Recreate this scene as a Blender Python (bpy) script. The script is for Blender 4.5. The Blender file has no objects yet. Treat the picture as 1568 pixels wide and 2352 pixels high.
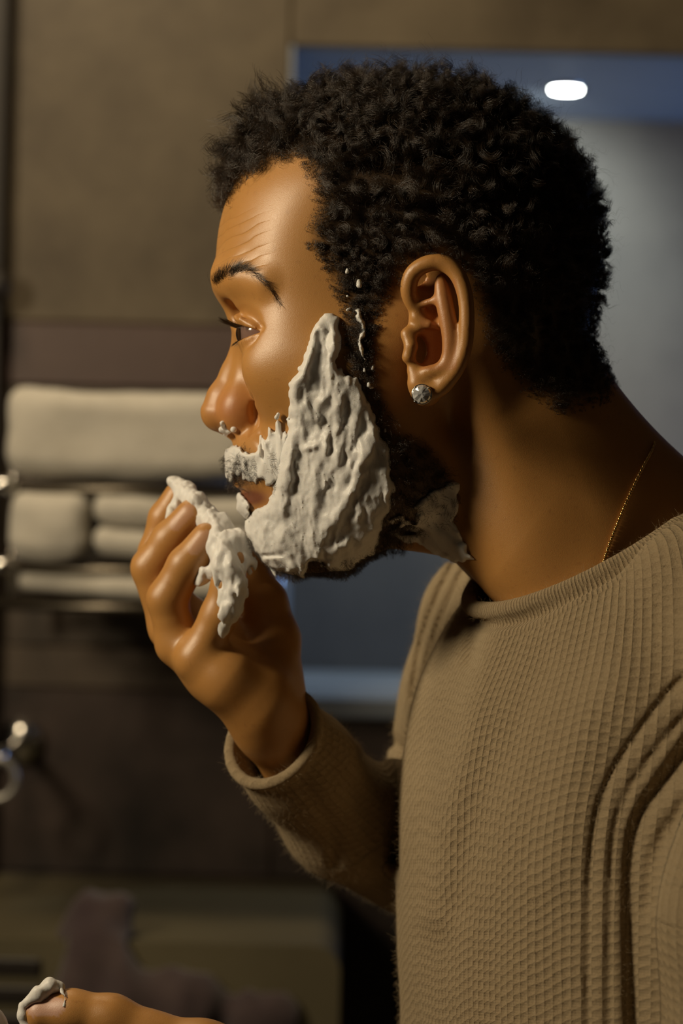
import bpy, bmesh, math, random
import numpy as np
from mathutils import Matrix, Vector

# ---------------------------------------------------------------- camera
S = 0.00021            # metres per photograph pixel in the plane of the head
D = 1.2 / S            # camera distance from the head's middle plane, in those units
CX, CY = 784.0, 1176.0
ROLL = math.radians(1.4)
CAMZ = 1.36
ca, sa = math.cos(ROLL), math.sin(ROLL)
scene = bpy.context.scene
COL = scene.collection
cam_data = bpy.data.cameras.new('camera')
cam = bpy.data.objects.new('camera', cam_data)
COL.objects.link(cam)
cam.matrix_world = Matrix(((ca, -sa, 0, 0), (0, 0, -1, -1.2), (sa, ca, 0, CAMZ), (0, 0, 0, 1)))
cam_data.sensor_fit = 'VERTICAL'
cam_data.sensor_height = 36.0
cam_data.lens = 36.0 * 1.2 / (2352 * S)
cam_data.clip_start = 0.02
cam_data.dof.use_dof = True
cam_data.dof.focus_distance = 1.2 - 300 * S
cam_data.dof.aperture_fstop = cam_data.lens / 12.5
cam_data.dof.aperture_blades = 0
scene.camera = cam

def to_world(P):
    """(U, V, W) in head-plane pixels -> world metres (rigid, uniform scale)."""
    P = np.asarray(P, dtype=np.float64)
    x = (P[..., 0] - CX) * S
    z = (CY - P[..., 1]) * S
    return np.stack([x * ca - z * sa, P[..., 2] * S, x * sa + z * ca + CAMZ], axis=-1)

def dir_world(P):
    P = np.asarray(P, dtype=np.float64)
    x = P[..., 0]; z = -P[..., 1]
    return np.stack([x * ca - z * sa, P[..., 2], x * sa + z * ca], axis=-1)

def pp(px, py, w=0.0):
    k = (D + w) / D
    return (CX + (px - CX) * k, CY + (py - CY) * k, w)

def at(px, py, y):
    """photograph pixel at world depth y (metres behind the head's middle plane)."""
    return Vector(to_world(np.array(pp(px, py, y / S))))

# ---------------------------------------------------------------- world, lights, exposure
world = bpy.data.worlds.new('world'); scene.world = world
world.use_nodes = True
bg = world.node_tree.nodes['Background']
bg.inputs[0].default_value = (1.0, 0.86, 0.66, 1)
bg.inputs[1].default_value = 0.009
scene.view_settings.view_transform = 'Standard'
scene.view_settings.look = 'None'
scene.view_settings.gamma = 1.0
scene.view_settings.use_curve_mapping = False
scene.view_settings.exposure = 0.0

def area(name, loc, target, size, size_y, power, color, spread=180):
    l = bpy.data.lights.new(name, 'AREA')
    l.shape = 'RECTANGLE'; l.size = size; l.size_y = size_y
    l.energy = power; l.color = color; l.spread = math.radians(spread)
    o = bpy.data.objects.new(name, l); COL.objects.link(o)
    o.location = loc
    d = Vector(target) - Vector(loc)
    o.rotation_euler = d.to_track_quat('-Z', 'Y').to_euler()
    return o

WARM = (1.0, 0.83, 0.57)
# vanity light over the mirror the man looks into
area('vanity_light', (-0.83, -0.335, CAMZ + 0.39), (0.0, 0.0, CAMZ + 0.10), 0.16, 0.24, 8.4, WARM)
# added warm fill, no real fixture behind it, washing far wall and towels
area('wall_fill_light', (-0.45, 0.60, CAMZ + 0.95), (-0.32, 1.32, CAMZ + 0.1), 0.3, 0.3, 5.4, (1.0, 0.80, 0.52))
# cool evening light from the window end of the recess
area('recess_window_light', (0.95, 1.50, CAMZ - 0.06), (0.1, 1.60, CAMZ + 0.12), 0.30, 0.22, 1.5, (0.26, 0.48, 1.0))

# ---------------------------------------------------------------- helpers
def set_props(o, label=None, category=None, group=None, kind=None):
    if label: o['label'] = label
    if category: o['category'] = category
    if group: o['group'] = group
    if kind: o['kind'] = kind
    return o

def empty(name, loc, **kw):
    o = bpy.data.objects.new(name, None); COL.objects.link(o)
    o.location = loc; o.empty_display_size = 0.02
    return set_props(o, **kw)

def link(o, parent=None):
    COL.objects.link(o)
    if parent is not None:
        o.parent = parent
        o.matrix_parent_inverse = Matrix.Translation(-Vector(parent.location))
    return o

def mesh_np(name, V, F, mat=None, parent=None, smooth=True, attrs=None):
    me = bpy.data.meshes.new(name)
    V = np.asarray(V, np.float32); F = np.asarray(F, np.int32)
    n = F.shape[1]
    me.vertices.add(len(V)); me.vertices.foreach_set('co', V.ravel())
    me.loops.add(F.size); me.loops.foreach_set('vertex_index', F.ravel())
    me.polygons.add(len(F)); me.polygons.foreach_set('loop_start', np.arange(0, F.size, n, dtype=np.int32))
    me.polygons.foreach_set('use_smooth', np.full(len(F), smooth, dtype=bool))
    for k, a in (attrs or {}).items():
        at_ = me.attributes.new(k, 'FLOAT', 'POINT')
        at_.data.foreach_set('value', np.asarray(a, np.float32))
    me.update(calc_edges=True); me.validate()
    if mat: me.materials.append(mat)
    return link(bpy.data.objects.new(name, me), parent)

def bm_obj(name, bm, mat=None, parent=None, smooth=True):
    me = bpy.data.meshes.new(name); bm.to_mesh(me); bm.free()
    if smooth:
        for p in me.polygons: p.use_smooth = True
    if mat: me.materials.append(mat)
    return link(bpy.data.objects.new(name, me), parent)

# ---- value noise
def _hash(i, j, k, seed):
    h = (i * 374761393 + j * 668265263 + k * 2147483647 + seed * 974634777).astype(np.int64)
    h = (h ^ (h >> 13)) * 1274126177
    h = h ^ (h >> 16)
    return (h & 0xFFFF).astype(np.float32) / 65535.0

def vnoise(x, y, z, seed=0):
    x, y, z = np.broadcast_arrays(np.asarray(x, np.float32), np.asarray(y, np.float32), np.asarray(z, np.float32))
    xi = np.floor(x).astype(np.int64); yi = np.floor(y).astype(np.int64); zi = np.floor(z).astype(np.int64)
    fx = x - xi; fy = y - yi; fz = z - zi
    fx = fx * fx * (3 - 2 * fx); fy = fy * fy * (3 - 2 * fy); fz = fz * fz * (3 - 2 * fz)
    r = 0
    for a in (0, 1):
        for b in (0, 1):
            for c in (0, 1):
                w = (fx if a else 1 - fx) * (fy if b else 1 - fy) * (fz if c else 1 - fz)
                r = r + w * _hash(xi + a, yi + b, zi + c, seed)
    return r * 2 - 1

# ---- implicit surfaces on a grid
def smin(a, b, k):
    if k <= 0: return np.minimum(a, b)
    h = np.clip(0.5 + 0.5 * (b - a) / k, 0, 1)
    return b + (a - b) * h - k * h * (1 - h)

def smax(a, b, k): return -smin(-a, -b, k)

class Grid:
    def __init__(s, lo, hi, h):
        s.lo = np.array(lo, np.float32); s.h = float(h)
        n = [int(math.ceil((hi[i] - lo[i]) / h)) + 1 for i in range(3)]
        ax = [np.float32(lo[i]) + np.arange(n[i], dtype=np.float32) * np.float32(h) for i in range(3)]
        s.ax = ax; s.n = n
        s.U = ax[0][:, None, None]; s.V = ax[1][None, :, None]; s.W = ax[2][None, None, :]
        s.F = np.full(n, 1e3, np.float32)
    @classmethod
    def axes(cls, ax):
        s = cls.__new__(cls); s.ax = [np.asarray(a, np.float32) for a in ax]; s.n = [len(a) for a in ax]
        s.lo = np.array([a[0] for a in ax], np.float32); s.h = float(ax[0][1] - ax[0][0])
        s.U = s.ax[0][:, None, None]; s.V = s.ax[1][None, :, None]; s.W = s.ax[2][None, None, :]
        s.F = np.full(s.n, 1e3, np.float32)
        return s
    def sl(s, lo, hi):
        r = []
        for i in range(3):
            a = int(np.clip(np.searchsorted(s.ax[i], lo[i]) - 1, 0, s.n[i] - 1))
            b = int(np.clip(np.searchsorted(s.ax[i], hi[i]) + 2, a + 1, s.n[i]))
            r.append(slice(a, b))
        return tuple(r)
    def mesh(s):
        P, Q = nets(s.F, (0, 0, 0), 1.0)
        return np.stack([np.interp(P[:, i], np.arange(s.n[i]), s.ax[i]) for i in range(3)], 1), Q
    def _ap(s, fn, lo, hi, op, k):
        q = s.sl(lo, hi)
        f = fn(s.U[q[0]], s.V[:, q[1]], s.W[:, :, q[2]])
        s.F[q] = op(s.F[q], f.astype(np.float32), k)
    def add(s, prim, k=0.0):
        fn, lo, hi = prim; m = k + 3 * s.h + 12
        s._ap(fn, np.array(lo) - m, np.array(hi) + m, smin, k)
    def cut(s, prim, k=0.0):
        fn, lo, hi = prim; m = k + 3 * s.h + 12
        s._ap(lambda *a: -fn(*a), np.array(lo) - m, np.array(hi) + m, smax, k)

def ell(c, r, R=None):
    c = np.array(c, float); r = np.array(r, float)
    m = r.max() if R is not None else r
    def fn(U, V, W):
        x, y, z = U - c[0], V - c[1], W - c[2]
        if R is not None:
            x, y, z = (R[0][0] * x + R[0][1] * y + R[0][2] * z, R[1][0] * x + R[1][1] * y + R[1][2] * z,
                       R[2][0] * x + R[2][1] * y + R[2][2] * z)
        k0 = np.sqrt((x / r[0]) ** 2 + (y / r[1]) ** 2 + (z / r[2]) ** 2)
        k1 = np.sqrt((x / r[0] ** 2) ** 2 + (y / r[1] ** 2) ** 2 + (z / r[2] ** 2) ** 2) + 1e-6
        return k0 * (k0 - 1) / k1
    return fn, c - m, c + m

def cone(a, ra, b, rb):
    a = np.array(a, float); b = np.array(b, float); d = b - a; L2 = float(d @ d) + 1e-9
    def fn(U, V, W):
        t = np.clip(((U - a[0]) * d[0] + (V - a[1]) * d[1] + (W - a[2]) * d[2]) / L2, 0, 1)
        return np.sqrt((U - a[0] - t * d[0]) ** 2 + (V - a[1] - t * d[1]) ** 2 + (W - a[2] - t * d[2]) ** 2) - (ra + (rb - ra) * t)
    r = max(ra, rb)
    return fn, np.minimum(a, b) - r, np.maximum(a, b) + r

def chain(pts, ki=8.0):
    """pts: (U, V, W, r) ...; a tapering tube through them."""
    cs = [cone(p[:3], p[3], q[:3], q[3]) for p, q in zip(pts[:-1], pts[1:])]
    lo = np.min([c[1] for c in cs], axis=0); hi = np.max([c[2] for c in cs], axis=0)
    def fn(U, V, W):
        f = cs[0][0](U, V, W)
        for c in cs[1:]: f = smin(f, c[0](U, V, W), ki)
        return f
    return fn, lo, hi

def pc(*pts):
    """pixel points (px, py, W, r) -> space points."""
    r = []
    for p in pts:
        k = (D + p[2]) / D
        q = pp(p[0], p[1], p[2]); r.append((q[0], q[1], q[2], p[3] * k))
    return r

def spline(pts, n):
    """Catmull-Rom through rows of pts, n samples."""
    P = np.asarray(pts, float); m = len(P)
    Q = np.vstack([2 * P[0] - P[1], P, 2 * P[-1] - P[-2]])
    t = np.linspace(0, m - 1, n); i = np.clip(t.astype(int), 0, m - 2); f = (t - i)[:, None]
    p0, p1, p2, p3 = Q[i], Q[i + 1], Q[i + 2], Q[i + 3]
    return 0.5 * (2 * p1 + (p2 - p0) * f + (2 * p0 - 5 * p1 + 4 * p2 - p3) * f ** 2 + (3 * p1 - p0 - 3 * p2 + p3) * f ** 3)

def nets(F, lo, h):
    """naive surface nets: vertices (grid space) and quads."""
    I = F < 0
    n = F.shape
    c = np.zeros((n[0] - 1, n[1] - 1, n[2] - 1), np.int8)
    for a in (0, 1):
        for b in (0, 1):
            for d in (0, 1):
                c += I[a:n[0] - 1 + a, b:n[1] - 1 + b, d:n[2] - 1 + d]
    act = (c > 0) & (c < 8)
    ijk = np.argwhere(act)
    idx = np.full(act.shape, -1, np.int32); idx[act] = np.arange(len(ijk), dtype=np.int32)
    corners = [(a, b, d) for a in (0, 1) for b in (0, 1) for d in (0, 1)]
    val = np.stack([F[ijk[:, 0] + a, ijk[:, 1] + b, ijk[:, 2] + d] for a, b, d in corners], 1)
    acc = np.zeros((len(ijk), 3), np.float64); cnt = np.zeros(len(ijk))
    for x in range(8):
        for y in range(x + 1, 8):
            ca_, cb_ = np.array(corners[x]), np.array(corners[y])
            if np.abs(ca_ - cb_).sum() != 1: continue
            va, vb = val[:, x], val[:, y]
            m = (va < 0) != (vb < 0)
            t = np.where(m, va / np.where(m, va - vb, 1), 0)
            acc += np.where(m[:, None], ca_ + t[:, None] * (cb_ - ca_), 0); cnt += m
    P = (ijk + acc / cnt[:, None]) * h + np.asarray(lo)
    quads = []
    for axis in range(3):
        o1, o2 = [(1, 2), (2, 0), (0, 1)][axis]
        sl0 = [slice(None)] * 3; sl1 = [slice(None)] * 3
        sl0[axis] = slice(0, -1); sl1[axis] = slice(1, None)
        s0, s1 = I[tuple(sl0)], I[tuple(sl1)]
        e = np.argwhere(s0 != s1)
        ok = (e[:, o1] > 0) & (e[:, o2] > 0) & (e[:, o1] < n[o1] - 1) & (e[:, o2] < n[o2] - 1)
        e = e[ok]
        def cell(d1, d2):
            q = e.copy(); q[:, o1] += d1; q[:, o2] += d2
            return idx[q[:, 0], q[:, 1], q[:, 2]]
        q = np.stack([cell(-1, -1), cell(0, -1), cell(0, 0), cell(-1, 0)], 1)
        fl = ~s0[e[:, 0], e[:, 1], e[:, 2]]
        q[fl] = q[fl][:, ::-1]
        quads.append(q)
    Q = np.concatenate(quads)
    return P, Q[:, ::-1]      # V points down, so the winding is mirrored

def relax(P, Q, n=1, lam=0.5):
    for _ in range(n):
        acc = np.zeros_like(P); cnt = np.zeros(len(P))
        for a in range(4):
            for b in ((a + 1) % 4,):
                np.add.at(acc, Q[:, a], P[Q[:, b]]); np.add.at(cnt, Q[:, a], 1)
                np.add.at(acc, Q[:, b], P[Q[:, a]]); np.add.at(cnt, Q[:, b], 1)
        P = P + lam * (acc / np.maximum(cnt, 1)[:, None] - P)
    return P

def keep_big(P, Q, frac=0.02):
    """drop loose crumbs: keep components holding at least frac of the vertices."""
    lab = np.arange(len(P))
    E = np.concatenate([Q[:, [0, 1]], Q[:, [1, 2]], Q[:, [2, 3]]])
    while True:
        m = np.minimum(lab[E[:, 0]], lab[E[:, 1]]); new = lab.copy()
        np.minimum.at(new, E[:, 0], m); np.minimum.at(new, E[:, 1], m)
        new = new[new]; new = new[new]
        if (new == lab).all(): break
        lab = new
    cnt = np.bincount(lab, minlength=len(P)); ok = cnt[lab] >= (cnt.max() if frac >= 1 else frac * len(P))
    Q = Q[ok[Q].all(1)]; idx = np.cumsum(ok) - 1
    return P[ok], idx[Q]

def sample(F, lo, h, P):
    """trilinear lookup of grid F at points P."""
    g = (P - np.asarray(lo)) / h
    n = np.array(F.shape)
    g = np.clip(g, 0, n - 1.001); i = g.astype(int); f = g - i
    r = 0
    for a in (0, 1):
        for b in (0, 1):
            for c in (0, 1):
                w = (f[:, 0] if a else 1 - f[:, 0]) * (f[:, 1] if b else 1 - f[:, 1]) * (f[:, 2] if c else 1 - f[:, 2])
                r = r + w * F[i[:, 0] + a, i[:, 1] + b, i[:, 2] + c]
    return r

def grad(F, lo, h, P, e=None):
    e = e or h
    g = np.stack([sample(F, lo, h, P + np.eye(3)[i] * e) - sample(F, lo, h, P - np.eye(3)[i] * e) for i in range(3)], 1)
    return g / (np.linalg.norm(g, axis=1, keepdims=True) + 1e-9)

def proj(P):
    """space points -> photograph pixels (used to lay marks out on the head's own side)."""
    k = D / (D + P[:, 2])
    return CX + (P[:, 0] - CX) * k, CY + (P[:, 1] - CY) * k

def poly_sd(px, py, poly):
    """signed distance to a polygon, negative inside."""
    poly = np.asarray(poly, np.float32)
    px = np.asarray(px, np.float32); py = np.asarray(py, np.float32)
    d = np.full(px.shape, 1e9, np.float32); ins = np.zeros(px.shape, bool)
    m = len(poly)
    for i in range(m):
        a = poly[i]; b = poly[(i + 1) % m]; e = b - a
        t = np.clip(((px - a[0]) * e[0] + (py - a[1]) * e[1]) / (e @ e + 1e-9), 0, 1)
        d = np.minimum(d, (px - a[0] - t * e[0]) ** 2 + (py - a[1] - t * e[1]) ** 2)
        cr = (a[1] > py) != (b[1] > py)
        xx = a[0] + (py - a[1]) * e[0] / (e[1] if abs(e[1]) > 1e-9 else 1e-9)
        ins ^= cr & (px < xx)
    d = np.sqrt(d)
    return np.where(ins, -d, d)

# ---- materials
def mat_new(name):
    m = bpy.data.materials.new(name); m.use_nodes = True
    nt = m.node_tree
    return m, nt, nt.nodes['Principled BSDF']

def N(nt, typ, **kw):
    n = nt.nodes.new(typ)
    for k, v in kw.items():
        if k in n.inputs: n.inputs[k].default_value = v
        else: setattr(n, k, v)
    return n

def simple(name, col, rough=0.5, metal=0.0, noise=None, bump=0.0, bump_scale=200, **kw):
    m, nt, b = mat_new(name)
    b.inputs['Base Color'].default_value = (*col, 1)
    b.inputs['Roughness'].default_value = rough
    b.inputs['Metallic'].default_value = metal
    for k, v in kw.items(): b.inputs[k.replace('_', ' ')].default_value = v
    tc = N(nt, 'ShaderNodeTexCoord')
    if noise:
        sc, col2 = noise
        nz = N(nt, 'ShaderNodeTexNoise', Scale=sc, Detail=5.0, Roughness=0.6)
        nt.links.new(tc.outputs['Object'], nz.inputs['Vector'])
        rp = N(nt, 'ShaderNodeValToRGB')
        rp.color_ramp.elements[0].position = 0.35; rp.color_ramp.elements[1].position = 0.68
        rp.color_ramp.elements[0].color = (*col, 1); rp.color_ramp.elements[1].color = (*col2, 1)
        nt.links.new(nz.outputs[0], rp.inputs[0]); nt.links.new(rp.outputs[0], b.inputs['Base Color'])
    if bump:
        nb = N(nt, 'ShaderNodeTexNoise', Scale=bump_scale, Detail=3.0)
        nt.links.new(tc.outputs['Object'], nb.inputs['Vector'])
        bp = N(nt, 'ShaderNodeBump', Strength=bump, Distance=0.001)
        nt.links.new(nb.outputs[0], bp.inputs['Height']); nt.links.new(bp.outputs[0], b.inputs['Normal'])
    return m

# ================================================================ THE ROOM
WY = 1.30                      # front face of the far wall
RY = 1.72                      # back of the recess in it
OX = at(662, 300, WY).x        # recess: side, head and sill
OT = at(1000, 112, WY).z
OB = at(800, 1602, WY).z

def box_bm(bm, x0, x1, y0, y1, z0, z1):
    v = [bm.verts.new(c) for c in ((x0, y0, z0), (x1, y0, z0), (x1, y1, z0), (x0, y1, z0), (x0, y0, z1), (x1, y0, z1), (x1, y1, z1), (x0, y1, z1))]
    for f in ((0, 3, 2, 1), (4, 5, 6, 7), (0, 1, 5, 4), (1, 2, 6, 5), (2, 3, 7, 6), (3, 0, 4, 7)):
        bm.faces.new([v[i] for i in f])

def box_obj(name, dims, mat, parent=None, bevel=0.0, seg=2):
    bm = bmesh.new(); box_bm(bm, *dims)
    if bevel: bmesh.ops.bevel(bm, geom=bm.edges[:], offset=bevel, segments=seg, affect='EDGES', profile=0.5)
    return bm_obj(name, bm, mat, parent, smooth=False)

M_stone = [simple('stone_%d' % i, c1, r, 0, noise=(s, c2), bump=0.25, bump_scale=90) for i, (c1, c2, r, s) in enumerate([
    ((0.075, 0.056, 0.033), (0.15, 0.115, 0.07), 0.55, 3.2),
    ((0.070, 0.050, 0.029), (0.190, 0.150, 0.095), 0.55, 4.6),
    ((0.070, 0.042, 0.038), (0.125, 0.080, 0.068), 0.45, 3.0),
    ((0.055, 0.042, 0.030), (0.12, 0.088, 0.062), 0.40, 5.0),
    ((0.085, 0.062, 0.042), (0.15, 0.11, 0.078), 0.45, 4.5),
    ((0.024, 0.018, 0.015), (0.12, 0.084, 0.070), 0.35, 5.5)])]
M_grout = simple('grout', (0.045, 0.035, 0.026), 0.8)
M_reveal = simple('reveal_plaster', (0.33, 0.37, 0.44), 0.5, noise=(6.0, (0.27, 0.31, 0.38)))
M_recess = simple('recess_plaster', (0.23, 0.21, 0.19), 0.6, noise=(4.0, (0.13, 0.12, 0.115)))
M_dark = simple('dark_wood', (0.020, 0.014, 0.010), 0.5, bump=0.2, bump_scale=60)
M_floor = simple('floor_stone', (0.06, 0.05, 0.042), 0.4, noise=(3.0, (0.09, 0.075, 0.06)))
M_ceil = simple('ceiling_paint', (0.22, 0.18, 0.13), 0.8)
M_chrome = simple('chrome', (0.80, 0.78, 0.74), 0.16, 1.0, bump=0.04, bump_scale=40)

XL, XR = -1.5, 1.55
bm = bmesh.new()
box_bm(bm, XL, OX, WY + 0.012, RY + 0.1, 0, 2.5)
box_bm(bm, OX, XR, WY + 0.012, RY + 0.1, OT + 0.012, 2.5)
box_bm(bm, OX, XR, WY + 0.012, RY + 0.1, 0, OB - 0.022)
wall_back = bm_obj('wall_back', bm, M_grout, None, smooth=False); set_props(wall_back, kind='structure')
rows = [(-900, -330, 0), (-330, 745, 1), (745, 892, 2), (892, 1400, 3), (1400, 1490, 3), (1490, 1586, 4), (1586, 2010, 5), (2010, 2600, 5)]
rng = random.Random(3)
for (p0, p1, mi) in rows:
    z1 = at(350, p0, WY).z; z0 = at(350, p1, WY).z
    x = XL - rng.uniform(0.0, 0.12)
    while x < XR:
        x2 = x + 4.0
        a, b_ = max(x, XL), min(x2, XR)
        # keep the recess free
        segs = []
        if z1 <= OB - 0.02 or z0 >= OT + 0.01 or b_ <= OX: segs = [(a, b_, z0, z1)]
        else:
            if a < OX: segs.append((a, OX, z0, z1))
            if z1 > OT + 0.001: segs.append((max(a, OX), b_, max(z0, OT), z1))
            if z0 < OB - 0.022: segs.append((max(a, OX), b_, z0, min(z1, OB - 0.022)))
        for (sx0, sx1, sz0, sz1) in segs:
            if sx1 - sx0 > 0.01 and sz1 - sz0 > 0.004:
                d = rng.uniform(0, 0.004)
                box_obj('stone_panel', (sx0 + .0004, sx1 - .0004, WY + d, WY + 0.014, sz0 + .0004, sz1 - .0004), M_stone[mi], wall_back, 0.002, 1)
        x = x2
# the recess: back, head with its downlight, sill and jamb
box_obj('recess_back', (OX, XR, RY - 0.001, RY + 0.02, OB - 0.02, OT + 0.01), M_recess, wall_back)
box_obj('recess_head', (OX, XR, WY + 0.016, RY, OT, OT + 0.012), M_reveal, wall_back)
box_obj('recess_jamb', (OX, OX + 0.004, WY, RY, OB, OT), M_reveal, wall_back)
sill = box_obj('recess_sill', (OX, XR, WY - 0.012, RY, OB - 0.020, OB), M_reveal, wall_back, 0.003, 2)
# downlight in the head of the recess
lp = at(1300, 187, WY + 0.20)
dl = empty('downlight', (lp.x, lp.y, OT), label='small round white downlight glowing in the head of the blue recess', category='light')
M_lamp, nt, b = mat_new('lamp_glow')
b.inputs['Emission Color'].default_value = (0.93, 1.0, 0.96, 1); b.inputs['Emission Strength'].default_value = 45.0
b.inputs['Base Color'].default_value = (0.9, 0.9, 0.9, 1)
def disc_bm(r, h, n=32):
    bm = bmesh.new(); bmesh.ops.create_cone(bm, cap_ends=True, segments=n, radius1=r, radius2=r, depth=h); return bm
bm = disc_bm(0.0155, 0.003); bmesh.ops.translate(bm, vec=(lp.x, lp.y, OT - 0.003), verts=bm.verts)
bm_obj('diffuser', bm, M_lamp, dl, smooth=False)
bm = bmesh.new()
n = 36
ring = []
for i in range(n):
    a = 2 * math.pi * i / n
    ring.append([bm.verts.new((lp.x + r * math.cos(a), lp.y + r * math.sin(a), OT + z)) for r, z in ((0.016, -0.001), (0.016, -0.004), (0.020, -0.004), (0.021, 0.0))])
for i in range(n):
    for j in range(3):
        bm.faces.new((ring[i][j], ring[(i + 1) % n][j], ring[(i + 1) % n][j + 1], ring[i][j + 1]))
bm_obj('trim_ring', bm, M_chrome, dl)
sp = bpy.data.lights.new('downlight_beam', 'SPOT'); sp.energy = 4.2; sp.color = (0.90, 1.0, 0.93); sp.spot_size = math.radians(150); sp.spot_blend = 0.9; sp.shadow_soft_size = 0.015
spo = bpy.data.objects.new('downlight_beam', sp); COL.objects.link(spo); spo.location = (lp.x, lp.y, OT - 0.012)
spo.rotation_euler = (math.radians(34), math.radians(16), 0)

set_props(box_obj('floor', (XL, XR, -1.8, RY + .1, -0.03, 0), M_floor), kind='structure')
set_props(box_obj('ceiling', (XL, XR, -1.8, RY + .1, 2.5, 2.53), M_ceil), kind='structure')
set_props(box_obj('wall_left', (XL - 0.03, XL, -1.8, RY + .1, 0, 2.5), M_stone[0]), kind='structure')
set_props(box_obj('wall_right', (XR, XR + 0.03, -1.8, RY + .1, 0, 2.5), M_stone[3]), kind='structure')
tx = at(24, 0, WY - 0.02).x
set_props(box_obj('trim_1', (tx - 0.10, tx, WY - 0.03, WY + 0.006, 0, 2.5), M_dark, None, 0.003, 2), kind='structure')

# dark hook on the trim
def tube_bm(pts, r, n=12, closed=False, bm=None):
    bm = bm or bmesh.new(); P = [Vector(p) for p in pts]; m = len(P); rings = []
    rr = r if hasattr(r, '__len__') else [r] * m
    up = Vector((0.13, 0.21, 0.97)).normalized()
    for i in range(m):
        t = (P[(i + 1) % m] - P[i - 1]) if closed else (P[min(i + 1, m - 1)] - P[max(i - 1, 0)])
        t.normalize(); a = t.cross(up)
        if a.length < 1e-4: a = t.cross(Vector((1, 0, 0)))
        a.normalize(); b2 = t.cross(a)
        rings.append([bm.verts.new(P[i] + rr[i] * (math.cos(2 * math.pi * k / n) * a + math.sin(2 * math.pi * k / n) * b2)) for k in range(n)])
    for i in range(m if closed else m - 1):
        A, B = rings[i], rings[(i + 1) % m]
        for k in range(n): bm.faces.new((A[k], A[(k + 1) % n], B[(k + 1) % n], B[k]))
    if not closed:
        bm.faces.new(rings[0][::-1]); bm.faces.new(rings[-1])
    bmesh.ops.recalc_face_normals(bm, faces=bm.faces[:])
    return bm
hk = at(-4, 655, WY - 0.05)
h_o = empty('wall_hook', hk, label='dark rounded hook on the door trim at the edge of the wall', category='hook')
bm = bmesh.new(); bmesh.ops.create_uvsphere(bm, u_segments=24, v_segments=16, radius=0.015)
bmesh.ops.scale(bm, vec=(0.8, 0.7, 1.1), verts=bm.verts); bmesh.ops.translate(bm, vec=hk, verts=bm.verts)
bm_obj('knob', bm, M_dark, h_o)
bm_obj('stem', tube_bm([hk, hk + Vector((0, 0.022, 0))], [0.006, 0.009]), M_dark, h_o)

# ---------------------------------------------------------------- towel rack with folded towels
M_towel = simple('towel_terry', (0.76, 0.71, 0.62), 0.95, noise=(40.0, (0.68, 0.63, 0.54)), bump=0.9, bump_scale=420, Sheen_Weight=0.4)
M_rail = simple('brushed_steel', (0.22, 0.19, 0.15), 0.38, 1.0, bump=0.05)
TY0, TY1 = 0.96, 1.20
rk0 = at(-12, 1210, 1.08); rk1 = at(636, 1210, 1.08)
rack = empty('towel_rack', (rk0.x, 1.2, rk0.z), label='polished chrome two-tier towel rack bolted to the stone wall', category='towel rack')
tierz = [at(300, 1127, TY0).z, at(300, 1312, TY0).z, at(300, 1397, TY0).z]
for z in tierz:
    for y in (TY0, 1.04, 1.12, TY1):
        bm_obj('rail', tube_bm([(rk0.x, y, z), (rk1.x, y, z)], 0.0042, 12), M_rail, rack)
for x in (rk0.x, rk1.x):
    for z in tierz[:2]:
        bm_obj('bracket', tube_bm([(x, TY0, z), (x, WY, z)], 0.0052, 12), M_chrome, rack)
    bm_obj('upright', tube_bm([(x, TY1, tierz[2] - 0.01), (x, TY1, tierz[0] + 0.03)], 0.006, 12), M_chrome, rack)
    bm_obj('front_post', tube_bm([(x, TY0, tierz[2] - 0.01), (x, TY0, tierz[1] + 0.03)], 0.010 if x > -0.2 else 0.005, 14), M_chrome, rack)
for z in tierz[:2]:
    bm = bmesh.new(); bmesh.ops.create_uvsphere(bm, u_segments=20, v_segments=14, radius=0.0085)
    bmesh.ops.scale(bm, vec=(1.7, 1, 0.85), verts=bm.verts); bmesh.ops.translate(bm, vec=(at(8, 1120, TY0).x, TY0 - 0.003, z + 0.002), verts=bm.verts)
    bm_obj('end_cap', bm, M_chrome, rack)

def folded_towel(name, x0, x1, y0, y1, z0, z1, layers, seed, label):
    """a folded terry towel: stacked soft layers joined by a rounded fold at the front."""
    t = empty(name, ((x0 + x1) / 2, (y0 + y1) / 2, z0), label=label, category='towel', group='folded towels on the rack')
    hgt = (z1 - z0) / layers
    for L in range(layers):
        nx, nz, ny = 46, 18, 26
        rr = min(hgt * 0.46, 0.017)
        bm = bmesh.new(); bmesh.ops.create_cube(bm, size=2.0)
        bmesh.ops.subdivide_edges(bm, edges=bm.edges[:], cuts=22, use_grid_fill=True)
        cz = z0 + hgt * (L + .5); cx = (x0 + x1) / 2; cy = (y0 + y1) / 2
        hx, hy, hz = (x1 - x0) / 2, (y1 - y0) / 2 - 0.004 * (L % 2), hgt / 2
        V = np.array([v.co[:] for v in bm.verts]) * np.array([hx, hy, hz])
        inn = np.array([hx - rr, hy - rr, hz - rr]); c = np.clip(V, -inn, inn)
        d = V - c; l = np.linalg.norm(d, axis=1, keepdims=True); V = np.where(l > 1e-7, c + d / np.maximum(l, 1e-7) * np.minimum(rr, np.maximum(l, rr)), V)
        nz_ = vnoise(V[:, 0] * 22, V[:, 1] * 22, V[:, 2] * 22 + L * 7, seed) * 0.0045 + vnoise(V[:, 0] * 60, V[:, 1] * 60, V[:, 2] * 60, seed + 1) * 0.0014
        nrm = V / (np.linalg.norm(V / np.array([hx, hy, hz]), axis=1, keepdims=True) + 1e-6) / np.array([hx, hy, hz])
        V = V + nrm * nz_[:, None] * 0.8
        sag = -0.006 * np.cos(V[:, 0] / hx * 1.4) * (1 if L == 0 else 0.6)
        V[:, 2] += sag + 0.009
        for v, q in zip(bm.verts, V): v.co = (q[0] + cx, q[1] + cy, q[2] + cz)
        bm_obj('fold', bm, M_towel, t)
    return t
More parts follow.
